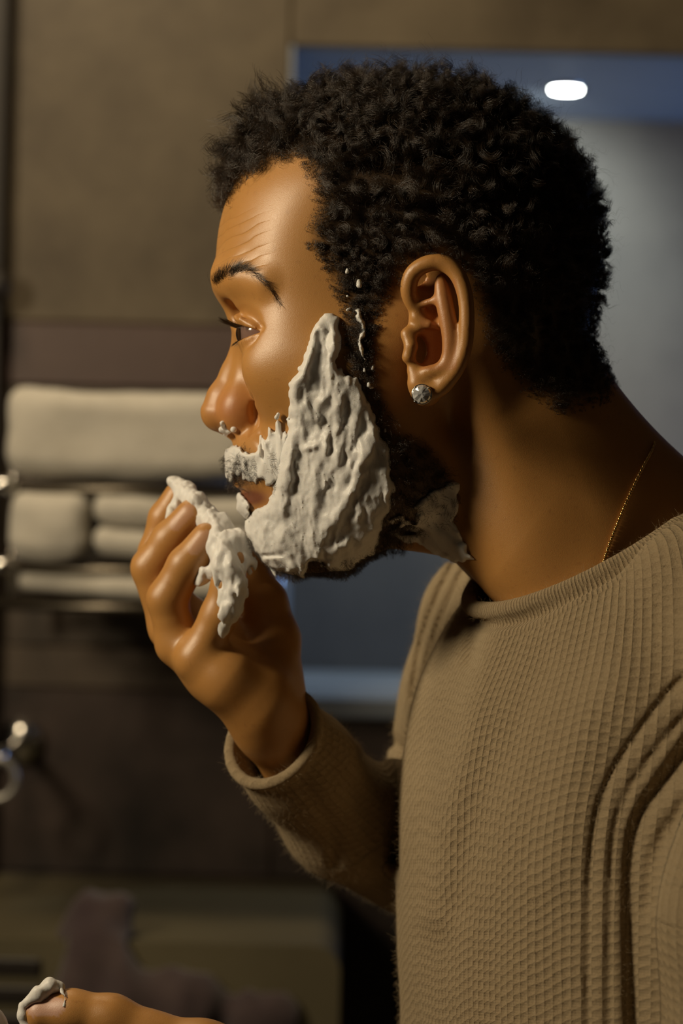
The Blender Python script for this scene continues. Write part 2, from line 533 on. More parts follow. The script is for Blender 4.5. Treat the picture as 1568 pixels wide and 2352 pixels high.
a = at(18, 905, TY0); b_ = at(590, 1118, TY0)
folded_towel('folded_towel', a.x, b_.x, TY0 - 0.012, TY1, tierz[0] + 0.005, at(300, 912, TY0).z, 1, 11, 'thick white folded towel on the top tier of the chrome rack')
folded_towel('folded_towel', at(20, 1200, TY0).x, at(205, 1200, TY0).x, TY0 - 0.016, TY1 - 0.05, tierz[1] + 0.004, at(300, 1150, TY0).z, 1, 12, 'small rolled white towel at the open end of the middle tier')
folded_towel('folded_towel', at(212, 1200, TY0).x, at(590, 1200, TY0).x, TY0 - 0.010, TY1, tierz[1] + 0.005, at(300, 1152, TY0).z, 2, 13, 'wide white folded towel on the middle tier beside the rolled one')
folded_towel('folded_towel', at(42, 1200, TY0).x, at(560, 1200, TY0).x, TY0 - 0.006, TY1, tierz[2] + 0.005, at(300, 1333, TY0).z, 1, 14, 'flat white folded towel on the lowest tier of the chrome rack')

# chrome towel ring at the edge of the frame
rc = at(-10, 1788, 1.12); kr = S * (1.2 + 1.12) / 1.2
M_satin = simple('satin_chrome', (0.62, 0.59, 0.54), 0.42, 0.75, bump=0.05)
rg = empty('towel_ring', rc, label='round chrome towel ring on the dark lower wall', category='towel ring')
R0 = 46 * kr
bm_obj('ring', tube_bm([(rc.x + R0 * math.cos(t), rc.y, rc.z + R0 * 1.02 * math.sin(t)) for t in np.linspace(0, 2 * math.pi, 40, endpoint=False)], 8.5 * kr, 12, True), M_satin, rg)
bm_obj('mount', tube_bm([(rc.x, rc.y, rc.z + R0), (rc.x, WY - 0.01, rc.z + R0)], 0.006, 12), M_chrome, rg)
bm_obj('wall_plate', tube_bm([(rc.x, WY - 0.012, rc.z + R0), (rc.x, WY + 0.004, rc.z + R0)], 0.022, 24), M_chrome, rg)

# cabinet with a rounded corner and a dark purple towel thrown over it
M_cab = simple('cabinet_lacquer', (0.150, 0.125, 0.070), 0.5, noise=(5.0, (0.115, 0.095, 0.052)))
KY = 0.92
k0 = at(-140, 2200, KY); k1 = at(782, 2200, KY); ktop = at(600, 2170, KY).z
cab = empty('low_cabinet', ((k0.x + k1.x) / 2, (KY + WY) / 2, 0), label='olive low cabinet with a rounded corner under a purple towel', category='cabinet')
def round_front(x0, x1, z0, z1, y0, y1, r, right_only=True):
    bm = bmesh.new(); pts = [(x0, z0), (x1, z0)]
    pts += [(x1 - r + r * math.cos(t), z1 - r + r * math.sin(t)) for t in np.linspace(0, math.pi / 2, 10)]
    pts += [(x0, z1)]
    f = [bm.verts.new((x, y0, z)) for x, z in pts]; g = [bm.verts.new((x, y1, z)) for x, z in pts]
    bm.faces.new(f); bm.faces.new(g[::-1])
    for i in range(len(pts)): bm.faces.new((f[i], g[i], g[(i + 1) % len(pts)], f[(i + 1) % len(pts)]))
    bmesh.ops.recalc_face_normals(bm, faces=bm.faces[:])
    return bm
bm_obj('carcass', round_front(k0.x, k1.x, 0.0, ktop, KY, WY - 0.012, 0.022), M_cab, cab, smooth=False)
dx0, dx1 = k0.x + 0.01, at(95, 2200, KY).x
for i in range(3):
    z1 = ktop - 0.012 - i * 0.024
    box_obj('vent_slat', (dx0, dx1, KY - 0.004, KY + 0.001, z1 - 0.019, z1 - 0.004), M_dark, cab, 0.002, 1)
box_obj('door_panel', (dx0, at(770, 2200, KY).x, KY - 0.004, KY + 0.001, 0.06, ktop - 0.10), M_cab, cab, 0.002, 1)

M_purple = simple('purple_terry', (0.055, 0.034, 0.038), 0.95, noise=(18.0, (0.085, 0.058, 0.055)), bump=0.9, bump_scale=260, Sheen_Weight=0.3)
w0 = KY / S
g = Grid(pp(60, 1980, w0 - 350)[:2] + (w0 - 420,), pp(760, 2560, w0 + 900)[:2] + (w0 + 1000,), 26)
for p, k in [(pc((240, 2105, w0 + 150, 66), (235, 2200, w0 + 100, 92), (200, 2330, w0 - 20, 95), (190, 2480, w0 - 30, 90)), 60),
             (pc((330, 2230, w0 + 300, 80), (480, 2270, w0 + 120, 70), (640, 2330, w0 + 20, 62)), 60),
             (pc((420, 2310, w0 - 40, 85), (420, 2480, w0 - 50, 90)), 60), (pc((590, 2350, w0 - 30, 80), (600, 2480, w0 - 40, 80)), 60),
             (pc((300, 2300, w0 - 20, 95), (310, 2480, w0 - 40, 95)), 60), (pc((140, 2220, w0 + 120, 50), (130, 2400, w0 + 0, 60)), 50)]:
    g.add(chain(p, 40), k)
nz = vnoise(g.U / 95, g.V / 210, g.W / 160, 5) * 46 + vnoise(g.U / 50, g.V / 120, g.W / 60, 6) * 14
g.F += nz
ktopV = pp(600, 2170, w0)[1]
g.F = smax(g.F, np.minimum(g.V - (ktopV - 4), g.W - (w0 - 28)), 12)
P, Q = nets(g.F, g.lo, g.h); P = relax(P, Q, 2)
pt = mesh_np('crumpled_towel', to_world(P), Q, M_purple)
set_props(pt, 'dark purple towel crumpled over the olive cabinet', 'towel')

# ================================================================ THE MAN: body
QUICK = 1.0          # coarseness of the grids (1 = full detail)
HV = 4.5 * QUICK
EYE = (612.0, 777.0, -150.0); ER = 57.0

def build_head():
    g = Grid((440, 170, -420), (1700, 1560, 0.0), HV)
    g.ax[2] = g.ax[2] - g.ax[2][-1]          # last plane exactly on the middle
    g.lo[2] = g.ax[2][0]; g.W = g.ax[2][None, None, :]
    A = g.add; C = g.cut
    # skull
    A(ell((940, 560, 0), (425, 352, 330)))
    A(ell((1130, 660, 0), (232, 265, 275)), 60)
    A(ell((790, 492, 0), (235, 238, 258)), 60)
    # face: lofted horizontal sections
    v = g.ax[1]
    pv = [380, 430, 470, 520, 560, 600, 640, 670, 700, 740, 790, 850, 920, 975, 1004, 1014, 1050, 1085, 1112, 1127, 1150, 1170, 1195, 1240, 1280, 1320, 1400]
    px = [640, 562, 533, 514, 505, 499, 497, 502, 511, 525, 543, 562, 584, 582, 552, 536, 528, 530, 545, 562, 556, 564, 580, 578, 592, 640, 800]
    def smooth1(y, sig):
        m = max(1, int(round(3 * sig / g.h))); k = np.exp(-0.5 * (np.arange(-m, m + 1) * g.h / sig) ** 2)
        return np.convolve(np.pad(y, m, 'edge'), k / k.sum(), 'valid')
    xf = smooth1(np.interp(v, pv, px), 9)
    hw = np.interp(v, [400, 480, 560, 650, 740, 800, 860, 950, 1050, 1150, 1230, 1290, 1330], [250, 285, 300, 305, 312, 318, 318, 300, 278, 255, 215, 160, 110])
    xm = np.interp(v, [450, 900, 1100, 1200, 1300], [860, 860, 850, 800, 730])
    xb = np.interp(v, [450, 900, 1000, 1100, 1200, 1300], [1150, 1090, 1020, 985, 920, 830])
    nn = np.interp(v, [450, 640, 800, 950, 1100, 1250], [2.1, 2.35, 2.2, 2.05, 2.0, 2.0])
    hw, xm, xb, nn = (smooth1(q, 42) for q in (hw, xm, xb, nn))
    vbt = smooth1(np.interp(g.ax[0], [520, 560, 620, 700, 800, 870, 940, 1050, 1200], [1262, 1288, 1308, 1316, 1308, 1272, 1228, 1185, 1150]), 25)
    def loft(U, V, W):
        i0 = int(round((float(V.ravel()[0]) - v[0]) / g.h)); m = V.shape[1]
        f = lambda a: a[i0:i0 + m][None, :, None].astype(np.float32)
        a_ = np.where(U < f(xm), f(xm) - f(xf), f(xb) - f(xm)); n_ = f(nn)
        r = ((np.abs(U - f(xm)) / a_) ** n_ + (np.abs(W) / f(hw)) ** n_) ** (1 / n_)
        d = (r - 1) * f(hw) * 0.95
        vb = np.interp(U, g.ax[0], vbt)
        d = smax(d, (V - vb) * 0.9, 45)
        d = smax(d, 420 - V, 60)
        return d
    A((loft, (440, 400, -420), (1250, 1390, 0)), 40)
    # neck, trapezius, upper chest
    A(cone((1200, 930, 0), 205, (1402, 1345, 0), 254), 55)
    A(cone((1295, 1025, 0), 152, (1660, 1360, 0), 185), 60)
    A(cone((840, 1190, 0), 62, (1085, 1222, 0), 62), 60)
    A(cone((1060, 850, -185), 60, (1285, 1430, -190), 55), 80)     # sternomastoid
    A(cone((1180, 1050, -60), 160, (1330, 1330, -110), 172), 50)
    A(ell((1510, 1690, 0), (380, 300, 330)), 90)
    # jaw angle, cheek bone, temple
    A(cone((1000, 1100, -95), 105, (1190, 1250, -120), 125), 80)
    A(ell((900, 1080, -205), (105, 115, 55)), 90)
    A(ell((715, 860, -205), (140, 80, 66)), 110)
    C(ell((790, 620, -350), (130, 120, 40)), 90)
    A(ell((684, 888, -165), (78, 88, 62)), 60)
    # brow and eye socket
    A(chain([(524, 652, -20, 24), (527, 645, -90, 25), (556, 650, -165, 22), (616, 668, -226, 16)], 20), 50)
    C(ell((553, 722, -84), (22, 26, 36)), 42)
    C(ell((585, 775, -150), (50, 46, 82)), 26)
    # nose
    nose = [(560, 790, 0, 27), (538, 858, 0, 30), (514, 915, 0, 38), (507, 946, 0, 47)]
    A(chain(nose, 14), 22)
    A(cone((578, 800, -34), 26, (556, 925, -50), 36), 26)
    A(ell((552, 950, -58), (43, 50, 36)), 32)
    A(cone((520, 985, 0), 15, (553, 1006, 0), 18), 12)
    C(cone((531, 1004, -34), 14, (546, 975, -36), 9), 6)
    # lips and mouth
    A(chain([(553, 1102, 0, 20), (560, 1106, -40, 19), (600, 1122, -100, 13)], 10), 14)
    A(chain([(572, 1150, 0, 22), (580, 1150, -45, 21), (612, 1140, -100, 13)], 10), 12)
    C(chain([(538, 1127, 0, 5), (556, 1128, -50, 4.5), (612, 1133, -112, 4)], 3), 5)
    # naso-labial fold
    C(chain([(590, 945, -95, 9), (600, 1000, -112, 8), (612, 1060, -128, 7)], 6), 16)
    # lids: a shell over the eyeball, then the opening
    A(ell(EYE, (ER + 7.5,) * 3), 16)
    A(chain([(560, 752, -118, 7), (551, 741, -150, 7.5), (562, 748, -185, 7), (596, 768, -204, 6)], 5), 6)
    ax_, ay_ = 608.0, 777.0
    def wedge(U, V, W):
        up = np.array([548 - ax_, 757 - ay_]); up /= np.linalg.norm(up)
        lw = np.array([549 - ax_, 796 - ay_]); lw /= np.linalg.norm(lw)
        d1 = -((U - ax_) * up[1] - (V - ay_) * up[0])          # below the upper margin
        d2 = (U - ax_) * lw[1] - (V - ay_) * lw[0]       # above the lower margin
        sph = np.sqrt((U - EYE[0]) ** 2 + (V - EYE[1]) ** 2 + (W - EYE[2]) ** 2) - (ER + 22)
        return np.maximum(np.maximum(d1, d2), np.maximum(sph, U - ax_))
    C((wedge, (530, 715, -225), (615, 830, -75)), 3)
    # ---- ear
    def e(*p): return pc(*p)
    A(ell(pp(1003, 752, -338), (62, 140, 26), None), 14)
    A(ell(pp(978, 890, -342), (36, 42, 20)), 16)
    for q in (ell(pp(998, 802, -372), (41, 58, 44)), ell(pp(990, 712, -372), (36, 28, 36)), ell(pp(985, 645, -366), (41, 36, 34)),
              ell(pp(1048, 690, -384), (11, 75, 13))):
        C(q, 17)
    C(ell(pp(962, 802, -350), (18, 32, 55)), 8)
    hel = spline([(978, 728, -338, 11), (948, 700, -346, 13), (938, 665, -354, 16), (948, 628, -364, 16), (980, 606, -374, 16), (1018, 604, -380, 16), (1050, 630, -386, 16),
                  (1068, 680, -392, 15.5), (1072, 740, -394, 15), (1068, 795, -390, 14), (1053, 840, -382, 14), (1030, 872, -370, 15), (1006, 895, -362, 18)], 48)
    A(chain(e(*hel), 9), 9)
    A(chain(e(*spline([(1010, 640, -362, 10), (1017, 680, -368, 17), (1027, 730, -374, 18), (1034, 780, -376, 17), (1028, 828, -372, 15), (1006, 850, -368, 13), (978, 855, -362, 13)], 20)), 8), 15)
    A(chain(e((965, 700, -352, 8), (1000, 690, -364, 9), (1018, 690, -372, 10)), 5), 7)
    A(chain(e((955, 728, -350, 11), (985, 745, -356, 9), (1002, 752, -352, 6)), 5), 8)
    A(chain(e((936, 768, -346, 17), (944, 795, -354, 15), (938, 820, -350, 16)), 6), 14)
    A(chain(e((950, 850, -345, 16), (960, 880, -350, 22), (985, 898, -354, 26)), 8), 12)
    # creases pressed into the finished surface
    def sw(px_, py_):
        ws = np.arange(-415.0, -2.0, 2.0); P = np.array([pp(px_, py_, w_) for w_ in ws]); d = sample(g.F, g.lo, g.h, P)
        return P[np.argmax(d < 0)] if (d < 0).any() else P[-1]
    for path, r, k in (([(566, 886), (579, 912), (585, 943), (584, 973), (573, 1001)], 2.5, 10), ([(594, 995), (604, 1026), (615, 1062)], 3.5, 18),
                       ([(546, 724), (562, 724), (582, 733), (602, 754)], 4.5, 8)):
        sp_ = spline(np.array(path, float), 14)
        C(chain([(*sw(*q), r) for q in sp_], 4), k)
    F = np.concatenate([g.F, g.F[:, :, -2::-1]], axis=2)
    return F, g.lo.copy(), g.h

HF, HLO, HH = build_head()
HP, HQ = nets(HF, HLO, HH)
HP = relax(HP, HQ, 1, 0.35)
# turn the field into a distance near the surface
gx, gy, gz = np.gradient(HF, HH)
gm = np.sqrt(gx * gx + gy * gy + gz * gz); HD = HF / np.clip(gm, 0.45, 3.0)
del gx, gy, gz, gm

# ---- hands, forearms and the trunk hidden in the sweater
RIGHT = dict(
    wrist=[(590, 1600, 110, 82), (622, 1662, 122, 84), (692, 1758, 225, 82), (800, 1860, 400, 80)],
    palm=[[(600, 1625, 60, 66), (520, 1560, 45, 66), (455, 1512, 40, 50)], [(590, 1600, 110, 74), (490, 1540, 100, 66), (412, 1478, 100, 52)],
          [(595, 1580, 150, 74), (490, 1500, 160, 66), (395, 1440, 165, 52)], [(610, 1560, 190, 70), (500, 1470, 215, 64), (400, 1400, 230, 52)]],
    fingers=[[(455, 1512, 40, 46), (503, 1412, 25, 42), (524, 1342, 15, 38), (538, 1290, 10, 31)],
             [(408, 1478, 95, 48), (384, 1376, 78, 46), (428, 1298, 62, 43), (474, 1235, 52, 35)],
             [(392, 1440, 165, 48), (348, 1304, 150, 46), (392, 1240, 135, 43), (440, 1182, 122, 36)],
             [(400, 1400, 230, 48), (360, 1270, 235, 42), (380, 1190, 225, 38), (408, 1138, 216, 32)]],
    thumb=[[(615, 1585, 165, 82), (622, 1470, 205, 66), (602, 1385, 215, 56), (566, 1318, 205, 48), (528, 1262, 180, 38)]])
LEFT = dict(
    wrist=[(640, 2520, -420, 92), (800, 2560, -480, 95), (1000, 2600, -560, 110)],
    palm=[[(620, 2515, -380, 80), (480, 2440, -360, 78), (350, 2480, -380, 60)], [(620, 2540, -330, 80), (430, 2530, -300, 72), (300, 2520, -300, 56)],
          [(640, 2560, -280, 76), (450, 2570, -230, 66), (310, 2560, -220, 52)]],
    fingers=[[(320, 2500, -330, 54), (170, 2480, -330, 48), (70, 2440, -320, 44), (5, 2400, -300, 38)], [(300, 2525, -290, 54), (140, 2520, -270, 50), (40, 2480, -250, 45), (-30, 2430, -240, 38)],
             [(300, 2550, -240, 52), (150, 2550, -200, 48), (60, 2510, -180, 43), (0, 2460, -170, 36)], [(320, 2575, -190, 48), (190, 2580, -140, 42), (110, 2550, -120, 38), (60, 2510, -110, 32)]],
    thumb=[[(560, 2470, -380, 86), (455, 2418, -372, 72), (350, 2388, -366, 62), (255, 2344, -360, 58), (165, 2328, -358, 53), (98, 2330, -358, 46)]])

def build_hand(hd, h, lo, hi):
    g = Grid(lo, hi, h)
    for c in hd['palm']: g.add(chain(pc(*c), 30), 42)
    g.add(chain(pc(*hd['wrist']), 30), 50)
    for c in hd['thumb']: g.add(chain(pc(*c), 20), 30)
    hand = g.F.copy()
    fing = np.full_like(g.F, 1e3)
    for c in hd['fingers']:
        keep = g.F; g.F = np.full_like(keep, 1e3)
        g.add(chain(pc(*c), 14), 0); one = g.F; g.F = keep
        # knuckle swelling and creases
        fing = smin(fing, one, 3)
    g.F = smin(hand, fing, 22)
    P, Q = nets(g.F, g.lo, g.h)
    return g, relax(P, Q, 2, 0.4), Q

RG, RP, RQ = build_hand(RIGHT, 5.0 * QUICK, (250, 1040, -90), (900, 2000, 480))
LG, LP, LQ = build_hand(LEFT, 6.0 * QUICK, (-100, 2180, -700), (1150, 2760, 60))
# trunk and upper arms, all under the sweater
g = Grid((650, 1300, -1000), (2000, 2700, 1200), 24)
g.add(ell((1500, 1950, 0), (380, 640, 560)))
g.add(cone(pp(780, 1850, 350), 85, (1124, 2134, 850), 95), 30); g.add(cone((1124, 2134, 850), 95, (1190, 1560, 640), 105), 30)
g.add(cone((1190, 1560, 640), 105, (1450, 1530, 0), 190), 60); g.add(cone((1720, 1560, -640), 110, (1450, 1530, 0), 190), 60)
g.add(cone((1720, 1560, -640), 110, (1620, 2480, -660), 120), 30); g.add(cone((1620, 2480, -660), 118, (950, 2560, -540), 100), 30)
TP, TQ = nets(g.F, g.lo, g.h); TP = relax(TP, TQ, 1)
TF, TLO, THH = g.F, g.lo.copy(), g.h

# ---------------------------------------------------------------- the man: colours of skin, hair regions
HN = grad(HF, HLO, HH, HP)
hx, hy = proj(np.stack([HP[:, 0], HP[:, 1], -np.abs(HP[:, 2])], 1))
HAIR = [(478, 486), (526, 472), (546, 442), (574, 412), (612, 392), (652, 380), (690, 374), (703, 400), (722, 450), (704, 510), (702, 560), (738, 612), (752, 660), (778, 705), (792, 760),
        (815, 880), (866, 880), (866, 790), (872, 738), (894, 698), (926, 652), (945, 612), (1000, 596), (1060, 622), (1092, 700), (1106, 780), (1150, 850), (1200, 905), (1290, 960),
        (1400, 925), (1500, 700), (1450, 300), (1000, 50), (600, 100), (420, 300), (420, 470)]
BEARD = [(790, 740), (862, 740), (868, 850), (890, 920), (914, 985), (972, 1006), (1020, 1050), (1048, 1110), (1050, 1190), (960, 1240), (880, 1290), (800, 1335), (640, 1330), (575, 1260),
         (548, 1195), (580, 1180), (625, 1165), (640, 1120), (620, 1100), (540, 1118), (515, 1090), (520, 1030), (560, 1024), (610, 1050), (655, 1020), (700, 960), (755, 900), (790, 830)]
sd_h = poly_sd(hx, hy, HAIR); sd_b = poly_sd(hx, hy, BEARD)
def sstep(x, a, b):
    t = np.clip((x - a) / (b - a), 0, 1); return t * t * (3 - 2 * t)
ear_zone = (np.abs(HP[:, 2]) > 322) & (hx > 925) & (hx < 1095) & (hy > 585) & (hy < 945)
scalp = np.where(ear_zone, 0, 0.92 * sstep(-sd_h, -2, 55))
stub = np.where(ear_zone, 0, sstep(-sd_b, -8, 26))
lip = np.exp(-((hx - 575) / 42) ** 2 - ((hy - 1143) / 20) ** 2) * 1.4
lip = np.clip(lip, 0, 1)
fore = sstep(hx, 640, 560) * sstep(hy, 465, 520) * sstep(hy, 640, 600)
red = np.exp(-((hx - 525) / 48) ** 2 - ((hy - 940) / 50) ** 2) + 0.7 * (ear_zone & (hx > 965) & (hx < 1050) & (hy > 640) & (hy < 850))
lx, ly = proj(LP)
nail_l = (poly_sd(lx, ly, [(58, 2296), (80, 2288), (118, 2286), (146, 2296), (150, 2312), (142, 2330), (110, 2336), (72, 2336), (58, 2320)]) < 0) & (grad(LG.F, LG.lo, LG.h, LP)[:, 2] < -0.2)
bodyP = np.concatenate([HP, RP, LP, TP]); off = np.cumsum([0, len(HP), len(RP), len(LP)])
bodyQ = np.concatenate([HQ, RQ + off[1], LQ + off[2], TQ + off[3]])
pad = len(bodyP) - len(HP)
z = lambda a: np.concatenate([a, np.zeros(pad)])
rx, ry = proj(RP); rgd = grad(RG.F, RG.lo, RG.h, RP)
nail_r = np.zeros(len(RP), bool)
for (c0, c1, w0_) in (((404, 1205), (432, 1172), 150), ((446, 1262), (472, 1232), 75)):
    a_ = np.array(c0, float); e_ = np.array(c1, float) - a_; t_ = np.clip(((rx - a_[0]) * e_[0] + (ry - a_[1]) * e_[1]) / (e_ @ e_), 0, 1)
    nail_r |= ((rx - a_[0] - t_ * e_[0]) ** 2 + (ry - a_[1] - t_ * e_[1]) ** 2 < 15 ** 2) & (rgd[:, 2] < -0.3) & (np.abs(RP[:, 2] - w0_) < 70)
nail = np.zeros(len(bodyP)); nail[off[2]:off[3]] = nail_l; nail[off[1]:off[2]] = 0.6 * nail_r

M_skin, nt, b = mat_new('skin')
L = nt.links.new
tc = N(nt, 'ShaderNodeTexCoord')
def attr(nm):
    a = N(nt, 'ShaderNodeAttribute'); a.attribute_name = nm; return a.outputs['Fac']
def mixc(fac, c1, c2):
    m = N(nt, 'ShaderNodeMix', data_type='RGBA')
    if hasattr(fac, 'links') or not isinstance(fac, (int, float)): L(fac, m.inputs[0])
    else: m.inputs[0].default_value = fac
    for q, i in ((c1, 6), (c2, 7)):
        if isinstance(q, tuple): m.inputs[i].default_value = (*q, 1)
        else: L(q, m.inputs[i])
    return m.outputs[2]
def math_(op, a, b_=None, c=None):
    m = N(nt, 'ShaderNodeMath', operation=op)
    for i, q in enumerate((a, b_, c)):
        if q is None: continue
        if isinstance(q, (int, float)): m.inputs[i].default_value = q
        else: L(q, m.inputs[i])
    return m.outputs[0]
def noise_(scale, detail=3.0, vec=None, rough=0.55):
    n = N(nt, 'ShaderNodeTexNoise', Scale=scale, Detail=detail, Roughness=rough)
    L(vec if vec is not None else tc.outputs['Object'], n.inputs['Vector']); return n.outputs[0]
n1 = noise_(26, 4); n2 = noise_(330, 3)
base = mixc(n1, (0.420, 0.197, 0.052), (0.535, 0.265, 0.078))
base = mixc(math_('MULTIPLY', sstep_n := math_('SMOOTH_MAX', math_('SUBTRACT', n2, 0.60), 0.0, 0.05), 1.6), base, (0.24, 0.095, 0.032))
base = mixc(math_('MULTIPLY', attr('red'), 0.45), base, (0.46, 0.150, 0.070))
base = mixc(attr('lip'), base, (0.170, 0.058, 0.026))
hairn = noise_(700, 2)
base = mixc(math_('MULTIPLY', attr('stub'), math_('ADD', 0.55, math_('MULTIPLY', hairn, 0.5))), base, (0.030, 0.017, 0.009))
base = mixc(attr('scalp'), base, (0.012, 0.008, 0.005))
base = mixc(attr('nail'), base, (0.56, 0.32, 0.22))
L(base, b.inputs['Base Color'])
b.inputs['Subsurface Weight'].default_value = 0.10
b.inputs['Subsurface Radius'].default_value = (1.0, 0.36, 0.16)
b.inputs['Subsurface Scale'].default_value = 0.006
b.inputs['Specular IOR Level'].default_value = 0.62
rg_ = N(nt, 'ShaderNodeMapRange'); L(math_('ADD', math_('MULTIPLY', noise_(45, 3), 0.6), math_('MULTIPLY', noise_(1800, 2), 0.4)), rg_.inputs[0]); rg_.inputs[3].default_value = 0.28; rg_.inputs[4].default_value = 0.49
L(rg_.outputs[0], b.inputs['Roughness'])
# relief: pores, fine lattice, forehead lines
v1 = N(nt, 'ShaderNodeTexVoronoi', Scale=1500.0); L(tc.outputs['Object'], v1.inputs['Vector'])
hgt = math_('ADD', math_('MULTIPLY', v1.outputs['Distance'], 0.18), math_('MULTIPLY', noise_(3200, 3), 1.0))
sx = N(nt, 'ShaderNodeSeparateXYZ'); L(tc.outputs['Object'], sx.inputs[0])
ph = math_('ADD', math_('MULTIPLY', math_('SUBTRACT', sx.outputs[2], math_('MULTIPLY', sx.outputs[0], 0.35)), math.pi / 0.0050), math_('MULTIPLY', noise_(40, 2), 5.0))
wr = math_('POWER', math_('ABSOLUTE', math_('SINE', ph)), 0.35)
hgt2 = math_('ADD', math_('MULTIPLY', hgt, 0.20), math_('MULTIPLY', math_('MULTIPLY', wr, attr('fore')), 1.1))
bp = N(nt, 'ShaderNodeBump', Strength=0.6, Distance=0.0006); L(hgt2, bp.inputs['Height']); L(bp.outputs[0], b.inputs['Normal'])

man = empty('person', to_world(np.array((1400.0, 3300.0, 0.0))), label='man with curly dark hair in a beige knitted sweater spreading shaving foam on his jaw', category='person')
body = mesh_np('body', to_world(bodyP), bodyQ, M_skin, man,
               attrs=dict(scalp=z(scalp), stub=z(stub), lip=z(lip), fore=z(fore), red=z(red), nail=nail))

# eyeballs
M_eye, nt, b = mat_new('eye'); L = nt.links.new
tc = N(nt, 'ShaderNodeTexCoord')
vm = N(nt, 'ShaderNodeVectorMath', operation='NORMALIZE'); L(tc.outputs['Object'], vm.inputs[0])
dt = N(nt, 'ShaderNodeVectorMath', operation='DOT_PRODUCT'); L(vm.outputs[0], dt.inputs[0]); dt.inputs[1].default_value = (-0.998, 0.02, -0.05)
rp = N(nt, 'ShaderNodeValToRGB'); L(dt.outputs['Value'], rp.inputs[0])
cr = rp.color_ramp; cr.elements[0].position = 0.0; cr.elements[0].color = (0.24, 0.14, 0.11, 1)  # sclera tones darkened: shade of brow and lashes put into the colour
for p_, c_ in ((0.80, (0.20, 0.122, 0.096, 1)), (0.868, (0.17, 0.105, 0.083, 1)), (0.885, (0.018, 0.010, 0.006, 1)), (0.93, (0.045, 0.022, 0.010, 1)), (0.965, (0.02, 0.011, 0.006, 1)), (0.975, (0.002, 0.002, 0.002, 1))):
    el = cr.elements.new(p_); el.color = c_
cr.elements[-1].color = (0.002, 0.002, 0.002, 1)
L(rp.outputs[0], b.inputs['Base Color']); b.inputs['Roughness'].default_value = 0.12; b.inputs['Coat Weight'].default_value = 0.6; b.inputs['Coat Roughness'].default_value = 0.03
b.inputs['Subsurface Weight'].default_value = 0.0
for sgn in (-1, 1):
    bm = bmesh.new(); bmesh.ops.create_uvsphere(bm, u_segments=48, v_segments=32, radius=ER * S)
    for vv in bm.verts:
        d_ = vv.co.normalized().dot(Vector((-1, 0, 0)))
        if d_ > 0.86: vv.co += vv.co.normalized() * 0.0016 * ((d_ - 0.86) / 0.14) ** 0.8
    me = bpy.data.meshes.new('eyeball'); bm.to_mesh(me); bm.free(); me.materials.append(M_eye)
    for p_ in me.polygons: p_.use_smooth = True
    o = bpy.data.objects.new('eyeball', me); COL.objects.link(o); o.parent = man
    o.location = Vector(to_world(np.array((EYE[0], EYE[1], sgn * 150.0)))) - man.location

# ---------------------------------------------------------------- hair
RS = np.random.default_rng(7)
M_hair, nt, b = mat_new('hair'); L = nt.links.new
hi_ = N(nt, 'ShaderNodeHairInfo')
rp = N(nt, 'ShaderNodeValToRGB'); L(hi_.outputs['Random'], rp.inputs[0])
rp.color_ramp.elements[0].color = (0.010, 0.0065, 0.004, 1); rp.color_ramp.elements[1].color = (0.058, 0.034, 0.017, 1)
L(rp.outputs[0], b.inputs['Base Color']); b.inputs['Roughness'].default_value = 0.34; b.inputs['Specular IOR Level'].default_value = 0.6

def strands(name, pts, rad, mat, parent, label=None):
    """pts (n, m, 3) in space units, rad (m,) or (n, m) in metres -> one hair object."""
    n, m, _ = pts.shape
    hc = bpy.data.hair_curves.new(name)
    hc.add_curves([m] * n)
    hc.position_data.foreach_set('vector', to_world(pts).astype(np.float32).ravel())
    r = hc.attributes.get('radius') or hc.attributes.new('radius', 'FLOAT', 'POINT')
    r.data.foreach_set('value', np.broadcast_to(np.asarray(rad, np.float32), (n, m)).ravel())
    hc.materials.append(mat)
    o = bpy.data.objects.new(name, hc); link(o, parent)
    if label: o['label'] = label
    return o

def frame(nm):
    a = np.cross(nm, np.array([0.31, 0.22, 0.93])); a /= np.linalg.norm(a, axis=1, keepdims=True) + 1e-9
    return a, np.cross(nm, a)

def nearest(P, C):
    out = np.empty(len(P), int)
    for i in range(0, len(P), 4000):
        out[i:i + 4000] = np.argmin(((P[i:i + 4000, None, :] - C[None]) ** 2).sum(2), 1)
    return out

